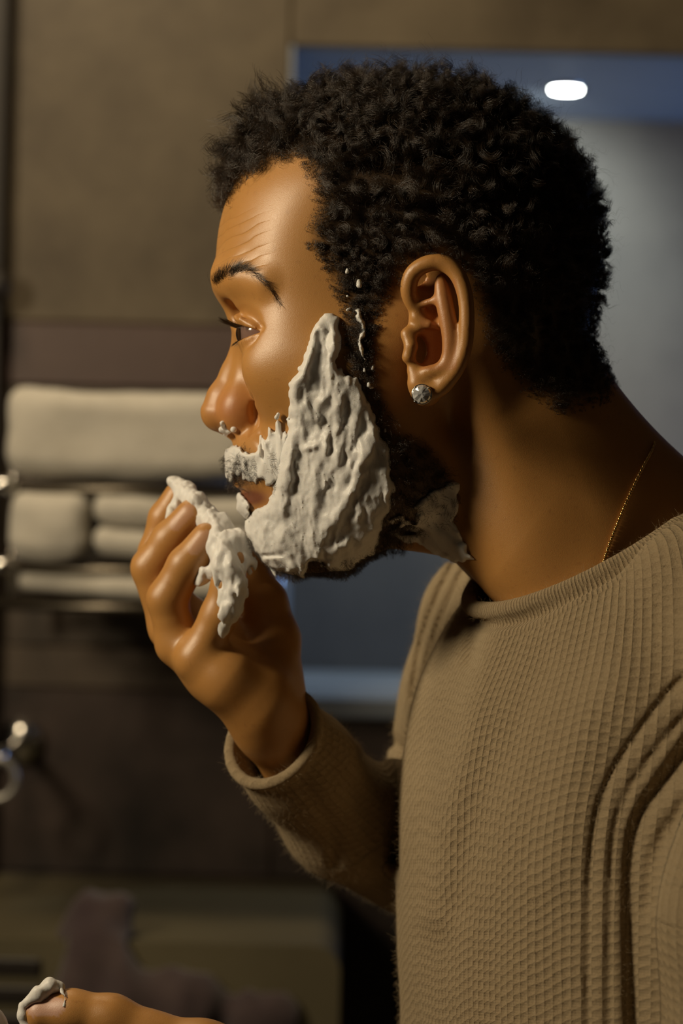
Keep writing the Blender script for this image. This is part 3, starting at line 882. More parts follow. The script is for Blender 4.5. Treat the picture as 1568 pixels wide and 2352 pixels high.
def curls(roots, nrm, length, curl_r, turns, clump, m=18, lean=(0, 0, 0), wild=0.25, seed=1, pull=0.75):
    """curly strands that gather into locks. length/curl_r per root."""
    rs = np.random.default_rng(seed); n = len(roots)
    nc = max(8, int(n / clump)); ci = rs.choice(n, nc, replace=False)
    k = nearest(roots, roots[ci])
    cdir = nrm[ci] + rs.normal(0, wild, (nc, 3)) + np.array(lean); cdir /= np.linalg.norm(cdir, axis=1, keepdims=True)
    a, b2 = frame(cdir)
    ph = rs.uniform(0, 6.28, nc); hand = rs.choice([-1, 1], nc); tn = turns * rs.uniform(0.6, 1.35, nc); cr_ = rs.uniform(0.6, 1.35, nc); cl = rs.uniform(0.75, 1.2, nc)
    s = np.linspace(0, 1, m)[None, :, None]
    Lr = (length * cl[k] * rs.uniform(0.82, 1.12, n))[:, None, None]
    R = (curl_r * cr_[k])[:, None, None]
    ang = (ph[k][:, None] + rs.normal(0, 0.35, n)[:, None] + hand[k][:, None] * tn[k][:, None] * 2 * math.pi * s[:, :, 0])[:, :, None]
    pl = np.broadcast_to(np.asarray(pull, float), (n,))[:, None, None]
    base_ = roots[:, None, :] + (roots[ci][k] - roots)[:, None, :] * (pl * np.minimum(s * 1.6, 1))
    p = base_ + cdir[k][:, None, :] * Lr * s ** 0.9 + R * np.minimum(s * 3, 1) * (np.cos(ang) * a[k][:, None, :] + np.sin(ang) * b2[k][:, None, :])
    p -= (R * 0.0)
    st = rs.normal(0, 1, (n, 1, 3)) * s * R * 0.33 + rs.normal(0, 1, (n, m, 3)) * 0.5
    return p + st

def roots_in(mask_w, n, seed):
    rs = np.random.default_rng(seed)
    w = mask_w / mask_w.sum()
    i = rs.choice(len(HP), n, p=w)
    P = HP[i] + rs.normal(0, HH * 0.6, (n, 3)); Nn = HN[i]
    d = sample(HD, HLO, HH, P); P = P - Nn * d[:, None]
    return P, Nn, i

top = np.where(ear_zone, 0, sstep(-sd_h, -8, 26))
HAIRN = int(52000 / QUICK ** 1.5)
Pr, Nr, ir = roots_in(top * (0.75 + 0.25 * sstep(HP[:, 1], 700, 300)) * (1 + 1.6 * ((hx < 900) & (hy > 560))), HAIRN, 3)
q = HP[ir]; qx, qy = hx[ir], hy[ir]
ln = np.interp(qy, [150, 330, 480, 620, 720, 900], [66, 62, 54, 42, 32, 24])
ln = ln * np.where(qx > 1150, np.interp(qx, [1150, 1350], [1.0, 0.75]), 1)
ln = ln * (0.35 + 0.65 * sstep(-sd_h[ir], 0, 60)) * np.where((qx < 900) & (qy > 560), 0.62, 1)
ln = np.where((qx < 660) & (qy < 500), ln * 1.35 + 16, ln)
ln = ln * (1 + 0.30 * vnoise(q[:, 0] / 95, q[:, 1] / 95, q[:, 2] / 95, 4) + 0.22 * vnoise(q[:, 0] / 40, q[:, 1] / 40, q[:, 2] / 40, 5))
side = sstep(np.abs(Nr[:, 2]), 0.55, 0.9)
cr0 = np.clip(ln * 0.20, 3.0, 13.0)
big = curls(Pr, Nr, ln, cr0, 1.55, 30, 18, (-0.05, -0.12, 0), 0.38, 5, 0.1 + 0.65 * sstep(-sd_h[ir], 15, 90))
strands('hair', big, np.linspace(0.000062, 0.000034, 18), M_hair, man, 'short black-brown curly hair')
# loose flyaway curls on the outline
Pf, Nf, jf = roots_in(top * sstep(-sd_h, 20, 60), int(1500 / QUICK), 9)
lf = np.interp(hy[jf], [150, 480, 800], [98, 76, 42])
fl = curls(Pf, Nf, lf, lf * 0.13, 1.9, 2, 22, (0, 0, 0), 0.45, 10, 0.3)
strands('flyaway_hair', fl, np.linspace(0.00004, 0.00002, 22), M_hair, man)
# sideburn, beard and moustache
bd = np.where(ear_zone, 0, sstep(-sd_b, -6, 16))
Pb, Nb, ib = roots_in(bd, int(17000 / QUICK), 12)
lb = 20 + 7 * np.sin(hx[ib] * 0.05)
hid = (poly_sd(hx[ib], hy[ib], [(745, 740), (776, 740), (770, 840), (830, 890), (880, 1040), (890, 1120), (860, 1220), (800, 1270), (700, 1285), (620, 1260), (590, 1200), (640, 1130), (660, 1020), (680, 900)]) < -4) & (np.random.default_rng(2).random(len(ib)) < 0.93)
Pb, Nb, ib = Pb[~hid], Nb[~hid], ib[~hid]
lb = 20 + 7 * np.sin(hx[ib] * 0.05)
bw = curls(Pb, Nb, lb, np.full(len(Pb), 3.6), 1.0, 10, 10, (0.1, 0.7, 0), 0.45, 13, 0.2)
strands('beard', bw, np.linspace(0.000055, 0.00003, 10), M_hair, man, 'short dark beard, moustache and sideburn half hidden by foam')

def brow_strands(sign):
    rs = np.random.default_rng(21); n = 620
    cv = spline([(497, 652, 13), (510, 638, 13), (530, 627, 12), (552, 620, 10), (580, 626, 8), (606, 646, 6), (628, 672, 4), (642, 694, 3)], 200)
    t = rs.beta(0.9, 1.8, n); i = (t * 199).astype(int)
    tg = np.gradient(cv[:, :2], axis=0); tg /= np.linalg.norm(tg, axis=1, keepdims=True)
    px_ = cv[i, 0] + rs.normal(0, 0.45, n) * cv[i, 2] * -tg[i, 1]; py_ = cv[i, 1] + rs.normal(0, 0.45, n) * cv[i, 2] * tg[i, 0]
    vis = np.where((HP[:, 2] < 0) & (HN[:, 2] < 0.25) & (hx < 760) & (hy > 560) & (hy < 760))[0]
    vx = np.stack([hx[vis], hy[vis]], 1)
    k = vis[np.argmin((px_[:, None] - vx[None, :, 0]) ** 2 + (py_[:, None] - vx[None, :, 1]) ** 2, axis=1)]
    P = HP[k] + rs.normal(0, 1.5, (n, 3)); Nn = HN[k]
    # along-brow direction on the surface
    dr = np.stack([tg[i, 0], tg[i, 1] - 0.45 * (1 - t), np.zeros(n)], 1) + rs.normal(0, 0.18, (n, 3))
    dr -= Nn * (dr * Nn).sum(1, keepdims=True); dr /= np.linalg.norm(dr, axis=1, keepdims=True)
    ln = (20 + 14 * t)[:, None, None]; s = np.linspace(0, 1, 8)[None, :, None]
    p = P[:, None] + dr[:, None] * ln * s + Nn[:, None] * (9 * s - 7 * s * s)
    if sign > 0: p = p * np.array([1, 1, -1])
    return p
for sg in (-1, 1):
    strands('eyebrow', brow_strands(sg), np.linspace(0.00005, 0.00002, 8), M_hair, man)

def lashes(upper):
    rs = np.random.default_rng(31 if upper else 32); n = 260 if upper else 70
    w = rs.uniform(-198, -104, n); ax_, ay_ = 608.0, 777.0
    e_ = np.array([548 - ax_, 757 - ay_]) if upper else np.array([549 - ax_, 796 - ay_]); e_ = e_ / np.linalg.norm(e_)
    rho = np.sqrt(np.maximum((ER + 7) ** 2 - (w - EYE[2]) ** 2, 25.0))
    oc = np.array([ax_ - EYE[0], ay_ - EYE[1]]); B = oc @ e_; t = -B + np.sqrt(np.maximum(B * B - (oc @ oc - rho ** 2), 1))
    root = np.stack([ax_ + t * e_[0], ay_ + t * e_[1], w], 1)
    out = (root - np.array(EYE)); out /= np.linalg.norm(out, axis=1, keepdims=True)
    lnn = (rs.uniform(26, 42, n) if upper else rs.uniform(10, 16, n))[:, None, None]
    s = np.linspace(0, 1, 9)[None, :, None]
    up = np.array([-0.15, -0.55, 0]) if upper else np.array([-0.2, 0.5, 0])
    d0 = out + (np.array([-0.55, 0.20, 0]) if upper else np.array([-0.2, 0.3, 0])) + rs.normal(0, 0.10, (n, 3))
    d0 /= np.linalg.norm(d0, axis=1, keepdims=True)
    return root[:, None] + d0[:, None] * lnn * s + up * lnn * s * s * 0.55
strands('eyelashes', np.concatenate([lashes(True)]), np.linspace(0.00006, 0.00002, 9), M_hair, man)
strands('lower_eyelashes', lashes(False), np.linspace(0.00004, 0.000015, 9), M_hair, man)

# ================================================================ SWEATER
YAW = math.radians(22)
fU, fW = -math.cos(YAW), -math.sin(YAW)        # chest faces this way (U, W)
sU, sW = math.sin(YAW), -math.cos(YAW)         # towards his left shoulder
RC = np.array([1395.0, 1203.0, 0.0]); RFR, RSD = 312.0, 322.0
def ring_pt(t):
    c, s_ = math.cos(t), math.sin(t)
    v = 200 * c if c > 0 else 110 * c
    return np.array([RC[0] + RFR * c * fU + RSD * s_ * sU, RC[1] + v + 10 * abs(s_), RC[2] + RFR * c * fW + RSD * s_ * sW])
NUP = np.array([-0.42, -0.88, -0.2]); NUP /= np.linalg.norm(NUP)
RING = np.array([ring_pt(t) + NUP * 7 for t in np.linspace(0, 2 * math.pi, 96, endpoint=False)])

qk = max(1.0, QUICK)
axU = np.concatenate([np.arange(470, 1640, 6 * qk), np.arange(1640, 2150, 14)])
axV = np.concatenate([np.arange(1150, 2430, 6 * qk), np.arange(2430, 3300, 22)])
axW = np.concatenate([np.arange(-1040, -120, 6 * qk), np.arange(-120, 520, 7 * qk), np.arange(520, 1130, 9 * qk)])
sg = Grid.axes((axU, axV, axW))
tc_ = lambda V: np.interp(V, [1200, 1300, 1500, 1700, 2000, 2400, 3300], [1405, 1425, 1455, 1482, 1502, 1508, 1508])
tf_ = lambda V: np.interp(V, [1200, 1300, 1450, 1600, 1800, 2000, 2400, 3300], [185, 260, 372, 462, 512, 528, 528, 560])
ts_ = lambda V: np.interp(V, [1200, 1300, 1450, 1600, 1800, 2000, 2400, 3300], [250, 362, 560, 685, 745, 760, 770, 800])
def sm_tab(fn, sig=45):
    v = np.arange(1000, 3600, 5.0); k = np.exp(-0.5 * (np.arange(-30, 31) * 5 / sig) ** 2); y = fn(v)
    return v, np.convolve(np.pad(y, 30, 'edge'), k / k.sum(), 'valid')
TC, TFt, TS = sm_tab(tc_), sm_tab(tf_), sm_tab(ts_)
def torso(U, V, W):
    c = np.interp(V, *TC).astype(np.float32); a = np.interp(V, *TFt).astype(np.float32); b_ = np.interp(V, *TS).astype(np.float32)
    x = (U - c) * fU + W * fW; y = (U - c) * sU + W * sW
    n = 2.25
    r = ((np.abs(x) / a) ** n + (np.abs(y) / b_) ** n) ** (1 / n)
    return smax((r - 1) * a * 0.95, 1235 - V, 80)
TORSO = (torso, (700, 1150, -1040), (2150, 3400, 1120))
ELB = (1105, 2134, 850)
ARM_R1 = [(1178, 1455, 690, 188), (1128, 1690, 755, 188), (1078, 1890, 810, 186), (*ELB, 176)]
FORE = pc((800, 1866, 430, 150), (690, 1756, 225, 122), (620, 1690, 122, 120))
ARM_R2 = [(*ELB, 176)] + FORE
ARM_L = [(1770, 1520, -690, 225), (1668, 1980, -715, 238), (1640, 2500, -715, 215), (1200, 2560, -620, 170), (1050, 2590, -570, 140)]
SH_L = [(1770, 1520, -690, 215), (1570, 1395, -300, 165)]
SH_R = [(1178, 1455, 690, 186), (1330, 1395, 300, 165)]
sg.add(TORSO)
sg.add(chain(SH_L, 40), 90); sg.add(chain(SH_R, 40), 90)
sg.add(chain(ARM_R1, 60), 40); sg.add(chain(ARM_R2, 50), 70)
sg.add(chain(ARM_L[:3], 60), 36); sg.add(chain(ARM_L[2:], 60), 40)

# yoke behind the neck, up to the nape
bk = []
for t in np.linspace(math.radians(92), math.radians(268), 12):
    r_ = ring_pt(t); o_ = r_ - RC; o_[1] = 0; o_ /= np.linalg.norm(o_)
    bk.append((*(r_ + o_ * 78 + np.array([0, 118, 0])), 140.0))
sg.add(chain(bk, 40), 80)

# folds, seams and creases laid on the garment
def groove(path, width, depth, wlo, whi):
    """press a soft line (photograph path at the garment's own depth) into the knit."""
    p = np.asarray(path, float); m = 4 * width + 20
    lo = np.array([pp(p[:, 0].min() - m, p[:, 1].min() - m, w_) for w_ in (wlo, whi)]).min(0)
    hi = np.array([pp(p[:, 0].max() + m, p[:, 1].max() + m, w_) for w_ in (wlo, whi)]).max(0)
    q = sg.sl((lo[0], lo[1], wlo), (hi[0], hi[1], whi))
    U, V, W = sg.U[q[0]], sg.V[:, q[1]], sg.W[:, :, q[2]]
    k = D / (D + W); X = (CX + (U - CX) * k).astype(np.float32); Y = (CY + (V - CY) * k).astype(np.float32)
    X, Y = np.broadcast_arrays(X, Y)
    d = np.full(X.shape, 1e9, np.float32)
    sp_ = spline(p, max(8, len(p) * 4)) if len(p) > 2 else p
    for a_, b_ in zip(sp_[:-1], sp_[1:]):
        e_ = b_ - a_; t = np.clip(((X - a_[0]) * e_[0] + (Y - a_[1]) * e_[1]) / (e_ @ e_), 0, 1)
        d = np.minimum(d, (X - a_[0] - t * e_[0]) ** 2 + (Y - a_[1] - t * e_[1]) ** 2)
    sg.F[q] += depth * np.exp(-d / (width * width)).astype(np.float32)
groove([(1620, 1520), (1545, 1580), (1460, 1690), (1395, 1800), (1366, 1900), (1354, 2050), (1350, 2352), (1350, 2600)], 11, 10, -900, -120)
groove([(1640, 1600), (1568, 1650), (1480, 1760), (1425, 1860), (1404, 2000), (1398, 2352), (1398, 2600)], 12, 10, -900, -150)
groove([(1600, 1690), (1530, 1790), (1470, 1880), (1448, 1990), (1450, 2150), (1460, 2400)], 24, 24, -900, -150)
groove([(1640, 1760), (1570, 1850), (1500, 1960), (1485, 2080)], 18, 12, -1000, -300)
groove([(1046, 1285), (1003, 1375), (968, 1475), (946, 1600)], 8, 14, 200, 1000)
groove([(1068, 1300), (1024, 1392), (990, 1485), (966, 1580)], 8, 14, 200, 1000)
groove([(1112, 1310), (1098, 1380), (1088, 1450), (1080, 1520)], 16, 14, -250, 420)
groove([(1135, 1440), (1095, 1560), (1060, 1720), (1020, 1900), (1000, 2100)], 42, -13, -420, 400)
groove([(1250, 1520), (1180, 1680), (1110, 1850), (1060, 2080)], 48, 9, -600, 200)
groove([(1420, 1420), (1400, 1560), (1330, 1750), (1270, 2000)], 60, -10, -700, -100)
groove([(1000, 1700), (930, 1720), (880, 1690)], 16, 16, 300, 1000)
groove([(850, 1730), (905, 1830), (910, 1960)], 26, 30, 200, 1000)
groove([(760, 1760), (840, 1860), (850, 1980)], 18, 10, 50, 700)
groove([(700, 1800), (760, 1900), (770, 1980)], 16, 8, 50, 600)
sg.F += vnoise(sg.U / 150, sg.V / 170, sg.W / 150, 41) * 7

# neck opening
aa = np.array([RFR * fU, 155.0, RFR * fW]); bb = np.array([RSD * sU, 0, RSD * sW])
nn_ = np.cross(aa, bb); nn_ /= np.linalg.norm(nn_)
if nn_[1] > 0: nn_ = -nn_                       # points up out of the collar
rc_ = RING.mean(0)
def hole(U, V, W):
    x, y, z_ = U - rc_[0], V - rc_[1], W - rc_[2]
    hh = x * nn_[0] + y * nn_[1] + z_ * nn_[2]
    x, y, z_ = x - hh * nn_[0], y - hh * nn_[1], z_ - hh * nn_[2]
    p_ = (x * aa[0] + y * aa[1] + z_ * aa[2]) / (aa @ aa); q_ = (x * bb[0] + y * bb[1] + z_ * bb[2]) / (bb @ bb)
    grow = 1.0 + np.clip(hh, 0, 600) / 400.0
    r = np.sqrt(p_ ** 2 + q_ ** 2) / grow
    return np.maximum((r - 0.93) * 290, -(hh + 95))
sg.cut((hole, (850, 700, -600), (2100, 1700, 600)), 10)
# rolled neck edge
q = sg.sl((1000, 1000, -450), (1800, 1480, 450)); U, V, W = sg.U[q[0]], sg.V[:, q[1]], sg.W[:, :, q[2]]
f = np.full(sg.F[q].shape, 1e3, np.float32)
rim = [cone(RING[i], 20, RING[(i + 1) % 96], 20) for i in range(96)]
keepF = sg.F; sub = Grid.axes((sg.ax[0][q[0]], sg.ax[1][q[1]], sg.ax[2][q[2]]))
for c_ in rim:
    fn_, lo_, hi_ = c_; sub.add((fn_, lo_ - 50, hi_ + 50), 2)
far_ = np.full(sub.F.shape, 1.0, np.float32)
ring_d = sub.F + 20
sg.F[q] += np.where(sub.F < 60, 15 * np.exp(-((ring_d - 36) / 10.0) ** 2), 0)
sg.F[q] = smin(sg.F[q], sub.F, 4)
# dent just under the roll
dent = Grid.axes((sg.ax[0][q[0]], sg.ax[1][q[1]], sg.ax[2][q[2]]))
# cuff of the raised arm
wr_ = np.array(FORE[-1][:3]); el_ = np.array(ELB, float); axd = el_ - wr_; axd /= np.linalg.norm(axd)
def cuff_cut(U, V, W):
    x, y, z_ = U - wr_[0], V - wr_[1], W - wr_[2]
    return x * axd[0] + y * axd[1] + z_ * axd[2] - 12
sg.cut((lambda U, V, W: np.maximum(cuff_cut(U, V, W), np.sqrt((U - wr_[0]) ** 2 + (V - wr_[1]) ** 2 + (W - wr_[2]) ** 2) - 200), wr_ - 200, wr_ + 200), 4)
sg.cut(cone(wr_ - axd * 60, 109, wr_ + axd * 190, 106), 5)
ca1 = np.cross(axd, np.array([0, 0, 1.0])); ca1 /= np.linalg.norm(ca1); ca2 = np.cross(axd, ca1)
cuff = [wr_ + axd * 14 + 117 * (math.cos(t) * ca1 + math.sin(t) * ca2) * (1 + 0.03 * math.sin(2 * t + 1)) for t in np.linspace(0, 2 * math.pi, 48, endpoint=False)]
for i in range(48): sg.add(cone(cuff[i], 14, cuff[(i + 1) % 48], 14), 4)

SP, SQ = sg.mesh()
SP = relax(SP, SQ, 1, 0.5)

# knit coordinates (wales and courses) for the stitch relief
def along(P, ch):
    """nearest axis of a tube: distance along, angle around, gap."""
    best = np.full(len(P), 1e9); ua = np.zeros(len(P)); va = np.zeros(len(P)); acc = 0
    for a_, b_ in zip(ch[:-1], ch[1:]):
        A_ = np.array(a_[:3], float); e_ = np.array(b_[:3], float) - A_; l = np.linalg.norm(e_); e_ /= l
        t = np.clip((P - A_) @ e_, 0, l); c = A_ + t[:, None] * e_; d = P - c; dist = np.linalg.norm(d, axis=1) - (a_[3] + (b_[3] - a_[3]) * t / l)
        x = np.array([-0.15, 0.0, -1.0]); x -= (x @ e_) * e_; x /= np.linalg.norm(x); y = np.cross(e_, x)
        m = dist < best
        ua[m] = (np.arctan2(d @ y, d @ x) * 170)[m]; va[m] = (acc + t)[m]; best[m] = dist[m]; acc += l
    return best, ua, va
Pv = SP
cc = np.interp(Pv[:, 1], *TC)
sh = 0.36 * np.log1p(np.exp(np.clip((1850 - Pv[:, 1]) / 90, -30, 30))) * 90
xx = (Pv[:, 0] - cc) * fU + Pv[:, 2] * fW; yy = (Pv[:, 0] - cc) * sU + Pv[:, 2] * sW
ku = np.arctan2(yy, xx) * 640 - sh * 0.8
kv = Pv[:, 1] - 0.33 * (Pv[:, 0] - 1300) * sstep(Pv[:, 1], 2100, 1600) + 0.12 * yy
tor = torso(Pv[:, 0], Pv[:, 1], Pv[:, 2])
for ch in (ARM_R1, ARM_R2, ARM_L):
    bd_, ua, va = along(Pv, ch)
    m = bd_ < tor - 6
    ku[m] = ua[m]; kv[m] = va[m]; tor = np.where(m, bd_, tor)
# neck band: ribs run out from the collar
dr_ = np.full(len(Pv), 1e9); ri = np.zeros(len(Pv), int)
near_ = np.where((Pv[:, 1] < 1560) & (np.abs(Pv[:, 2]) < 520))[0]
for i in range(96):
    d = np.linalg.norm(Pv[near_] - RING[i], axis=1); m = d < dr_[near_]
    dr_[near_[m]] = d[m]; ri[near_[m]] = i
# angle around the collar, continuous
rel = Pv - rc_; pa = (rel @ aa) / (aa @ aa); pb_ = (rel @ bb) / (bb @ bb)
ang = np.arctan2(pb_, pa)
band = sstep(dr_, 76, 66)
roll = sstep(dr_, 27, 20)
dc = np.min(np.stack([np.linalg.norm(Pv - c_, axis=1) for c_ in cuff[::2]]), 0)
roll = np.maximum(roll, sstep(dc, 26, 19))
M_knit, nt, b = mat_new('waffle_knit'); L = nt.links.new
tc = N(nt, 'ShaderNodeTexCoord')
U_, V_ = attr('knit_u'), attr('knit_v')
wob = noise_(70, 2)
def ridge(x, per, pw, nz=0.0):
    p_ = math_('MULTIPLY', x, math.pi / per)
    if nz: p_ = math_('ADD', p_, math_('MULTIPLY', wob, nz))
    return math_('POWER', math_('ABSOLUTE', math_('SINE', p_)), pw)
wob2 = math_('MULTIPLY', wob, 24.0 * 0.16)
un = math_('DIVIDE', math_('ADD', U_, wob2), 24.0); uf = math_('FLOOR', un); ur = math_('SUBTRACT', un, uf)
wn = N(nt, 'ShaderNodeTexWhiteNoise', noise_dimensions='1D'); L(uf, wn.inputs['W'])
vst = math_('ADD', math_('ADD', V_, math_('MULTIPLY', wn.outputs['Value'], 15.0)), math_('MULTIPLY', ur, 9.0))
wale = math_('POWER', math_('ABSOLUTE', math_('SINE', math_('MULTIPLY', un, math.pi))), 0.55)
course = ridge(vst, 22.0, 0.9, 0.9)
cell = math_('ADD', math_('MULTIPLY', wale, 0.60), math_('MULTIPLY', course, 0.46))
fine = math_('MULTIPLY', ridge(V_, 6.0, 0.8, 1.2), 0.07)
cell = math_('ADD', cell, fine)
rib = math_('ADD', math_('MULTIPLY', ridge(attr('knit_a'), 9.0, 0.7), 0.62), math_('MULTIPLY', ridge(V_, 7.0, 0.8), 0.12))
mx = N(nt, 'ShaderNodeMix'); L(attr('band'), mx.inputs[0]); L(cell, mx.inputs[2]); L(rib, mx.inputs[3])
mx2 = N(nt, 'ShaderNodeMix'); L(attr('roll'), mx2.inputs[0]); L(mx.outputs[0], mx2.inputs[2])
L(math_('MULTIPLY', ridge(attr('knit_a'), 7.0, 0.8), 0.4), mx2.inputs[3])
fz = math_('ADD', math_('MULTIPLY', noise_(2600, 3, rough=0.7), 0.6), math_('MULTIPLY', noise_(800, 3, rough=0.7), 0.5))
hgt = math_('ADD', mx2.outputs[0], math_('MULTIPLY', fz, 0.75))
bp = N(nt, 'ShaderNodeBump', Strength=1.0, Distance=0.0021); L(hgt, bp.inputs['Height']); L(bp.outputs[0], b.inputs['Normal'])
colr = mixc(noise_(900, 3), (0.350, 0.250, 0.140), (0.550, 0.410, 0.245))
L(colr, b.inputs['Base Color']); b.inputs['Roughness'].default_value = 0.95
b.inputs['Specular IOR Level'].default_value = 0.15
b.inputs['Sheen Weight'].default_value = 0.35; b.inputs['Sheen Roughness'].default_value = 0.5; b.inputs['Sheen Tint'].default_value = (0.9, 0.78, 0.55, 1)
sweater = mesh_np('sweater', to_world(SP), SQ, M_knit, man, attrs=dict(knit_u=ku, knit_v=kv, knit_a=ang * 290, band=band, roll=roll))
sweater['label'] = 'beige waffle-knit crew-neck sweater with rolled collar'

# wool fibres standing off the knit
sn = np.zeros((len(SP), 3))
e1 = SP[SQ[:, 1]] - SP[SQ[:, 0]]; e2 = SP[SQ[:, 3]] - SP[SQ[:, 0]]; fn_ = np.cross(e1, e2)
for i in range(4): np.add.at(sn, SQ[:, i], -fn_)
sn /= np.linalg.norm(sn, axis=1, keepdims=True) + 1e-9
vx_, vy_ = proj(SP)
okv = np.where((vx_ > 460) & (vx_ < 1620) & (vy_ < 2400) & (sn[:, 2] < 0.35))[0]
rsf = np.random.default_rng(44); nf = int(42000 / QUICK); iv = rsf.choice(okv, nf)
dr = sn[iv] * 0.55 + rsf.normal(0, 0.75, (nf, 3)); dr /= np.linalg.norm(dr, axis=1, keepdims=True)
d2 = rsf.normal(0, 0.8, (nf, 3)); s5 = np.linspace(0, 1, 6)[None, :, None]
lf_ = rsf.uniform(6, 15, nf)[:, None, None]
fz_ = SP[iv][:, None] + rsf.normal(0, 3, (nf, 1, 3)) - sn[iv][:, None] * 1.5 + dr[:, None] * lf_ * s5 + d2[:, None] * lf_ * 0.5 * s5 ** 2
M_fuzz = simple('wool_fibre', (0.50, 0.39, 0.24), 0.9)
fo = strands('wool_fuzz', fz_, np.linspace(0.000028, 0.000016, 6), M_fuzz, None); fo.parent = sweater; fo['kind'] = 'stuff'

# ================================================================ SHAVING FOAM
M_foam, nt, b = mat_new('shaving_foam'); L = nt.links.new
tc = N(nt, 'ShaderNodeTexCoord')
b.inputs['Base Color'].default_value = (0.76, 0.74, 0.71, 1)
b.inputs['Roughness'].default_value = 0.42; b.inputs['Specular IOR Level'].default_value = 0.35
b.inputs['Subsurface Weight'].default_value = 0.35; b.inputs['Subsurface Radius'].default_value = (1.0, 0.8, 0.6); b.inputs['Subsurface Scale'].default_value = 0.0025
bp = N(nt, 'ShaderNodeBump', Strength=0.35, Distance=0.0004)
L(math_('ADD', noise_(600, 3), math_('MULTIPLY', noise_(2200, 2), 0.4)), bp.inputs['Height']); L(bp.outputs[0], b.inputs['Normal'])

FX0, FY0, FR = 470.0, 600.0, 1.5
fx = np.arange(FX0, 1130, FR, dtype=np.float32)[:, None]; fy = np.arange(FY0, 1370, FR, dtype=np.float32)[None, :]
FXX, FYY = np.broadcast_arrays(fx, fy)
def warp(amp, sc, sd):
    return amp * vnoise(FXX / sc, FYY / sc, 0.5, sd)
wx = FXX + warp(8, 26, 1) + warp(6, 9, 2); wy = FYY + warp(8, 26, 3) + warp(6, 9, 4)
def edge(poly, rise=13.0):
    t = np.clip(-poly_sd(wx, wy, poly) / rise, 0, 1); return np.sqrt(np.clip(1 - (1 - t) ** 2, 0, 1))
def seg_dist(path):
    p = spline(np.asarray(path, float), len(path) * 5) if len(path) > 2 else np.asarray(path, float)
    d = np.full(FXX.shape, 1e9, np.float32); s_ = np.zeros(FXX.shape, np.float32); sd_ = np.ones(FXX.shape, np.float32); acc = 0.0
    lens = np.linalg.norm(np.diff(p, axis=0), axis=1); tot = lens.sum()
    x0, x1, y0, y1 = p[:, 0].min() - 60, p[:, 0].max() + 60, p[:, 1].min() - 60, p[:, 1].max() + 60
    i0, i1 = [int(np.clip((v - FX0) / FR, 0, FXX.shape[0])) for v in (x0, x1)]; j0, j1 = [int(np.clip((v - FY0) / FR, 0, FXX.shape[1])) for v in (y0, y1)]
    X, Y = wx[i0:i1, j0:j1] * 0.5 + FXX[i0:i1, j0:j1] * 0.5, wy[i0:i1, j0:j1] * 0.5 + FYY[i0:i1, j0:j1] * 0.5
    dd = np.full(X.shape, 1e9, np.float32); ss = np.zeros(X.shape, np.float32); sg_ = np.ones(X.shape, np.float32)
    for k, (a_, b_) in enumerate(zip(p[:-1], p[1:])):
        e_ = b_ - a_; t = np.clip(((X - a_[0]) * e_[0] + (Y - a_[1]) * e_[1]) / (e_ @ e_ + 1e-9), 0, 1)
        q_ = (X - a_[0] - t * e_[0]) ** 2 + (Y - a_[1] - t * e_[1]) ** 2
        m = q_ < dd
        dd = np.where(m, q_, dd); ss = np.where(m, (acc + t * lens[k]) / tot, ss)
        cr_ = (X - a_[0]) * e_[1] - (Y - a_[1]) * e_[0]; sg_ = np.where(m, np.sign(cr_), sg_)
        acc += lens[k]
    return (slice(i0, i1), slice(j0, j1)), np.sqrt(dd), ss, sg_

MAIN = [(738, 716), (756, 720), (779, 726), (784, 760), (778, 800), (774, 836), (800, 862), (828, 868), (836, 902), (856, 944), (870, 990), (888, 1030), (896, 1064), (904, 1104), (908, 1132), (890, 1172),
        (882, 1202), (872, 1244), (862, 1272), (836, 1282), (830, 1302), (790, 1328), (740, 1332), (690, 1332), (650, 1322), (608, 1300), (588, 1266), (572, 1238), (545, 1198), (574, 1186),
        (592, 1168), (618, 1150), (632, 1124), (628, 1090), (640, 1050), (652, 1008), (660, 962), (666, 918), (668, 884), (688, 842), (704, 800), (722, 752)]
MOUST = [(505, 1022), (542, 1020), (570, 1036), (588, 1044), (606, 1008), (628, 984), (652, 962), (660, 1000), (650, 1050), (645, 1108), (622, 1124), (606, 1108), (586, 1110), (560, 1098), (540, 1094), (522, 1114), (505, 1090)]
NECKF = [(1036, 1104), (1053, 1110), (1052, 1160), (1046, 1200), (1064, 1242), (1090, 1284), (1040, 1290), (1000, 1275), (960, 1250), (925, 1240), (895, 1222), (900, 1200), (936, 1170), (985, 1132)]
SIDEB = [(812, 708), (828, 712), (836, 742), (842, 770), (834, 792), (838, 830), (828, 820), (824, 780), (828, 752), (818, 728)]
CHINL = [(540, 1130), (556, 1128), (562, 1150), (578, 1172), (572, 1196), (548, 1196), (545, 1165)]

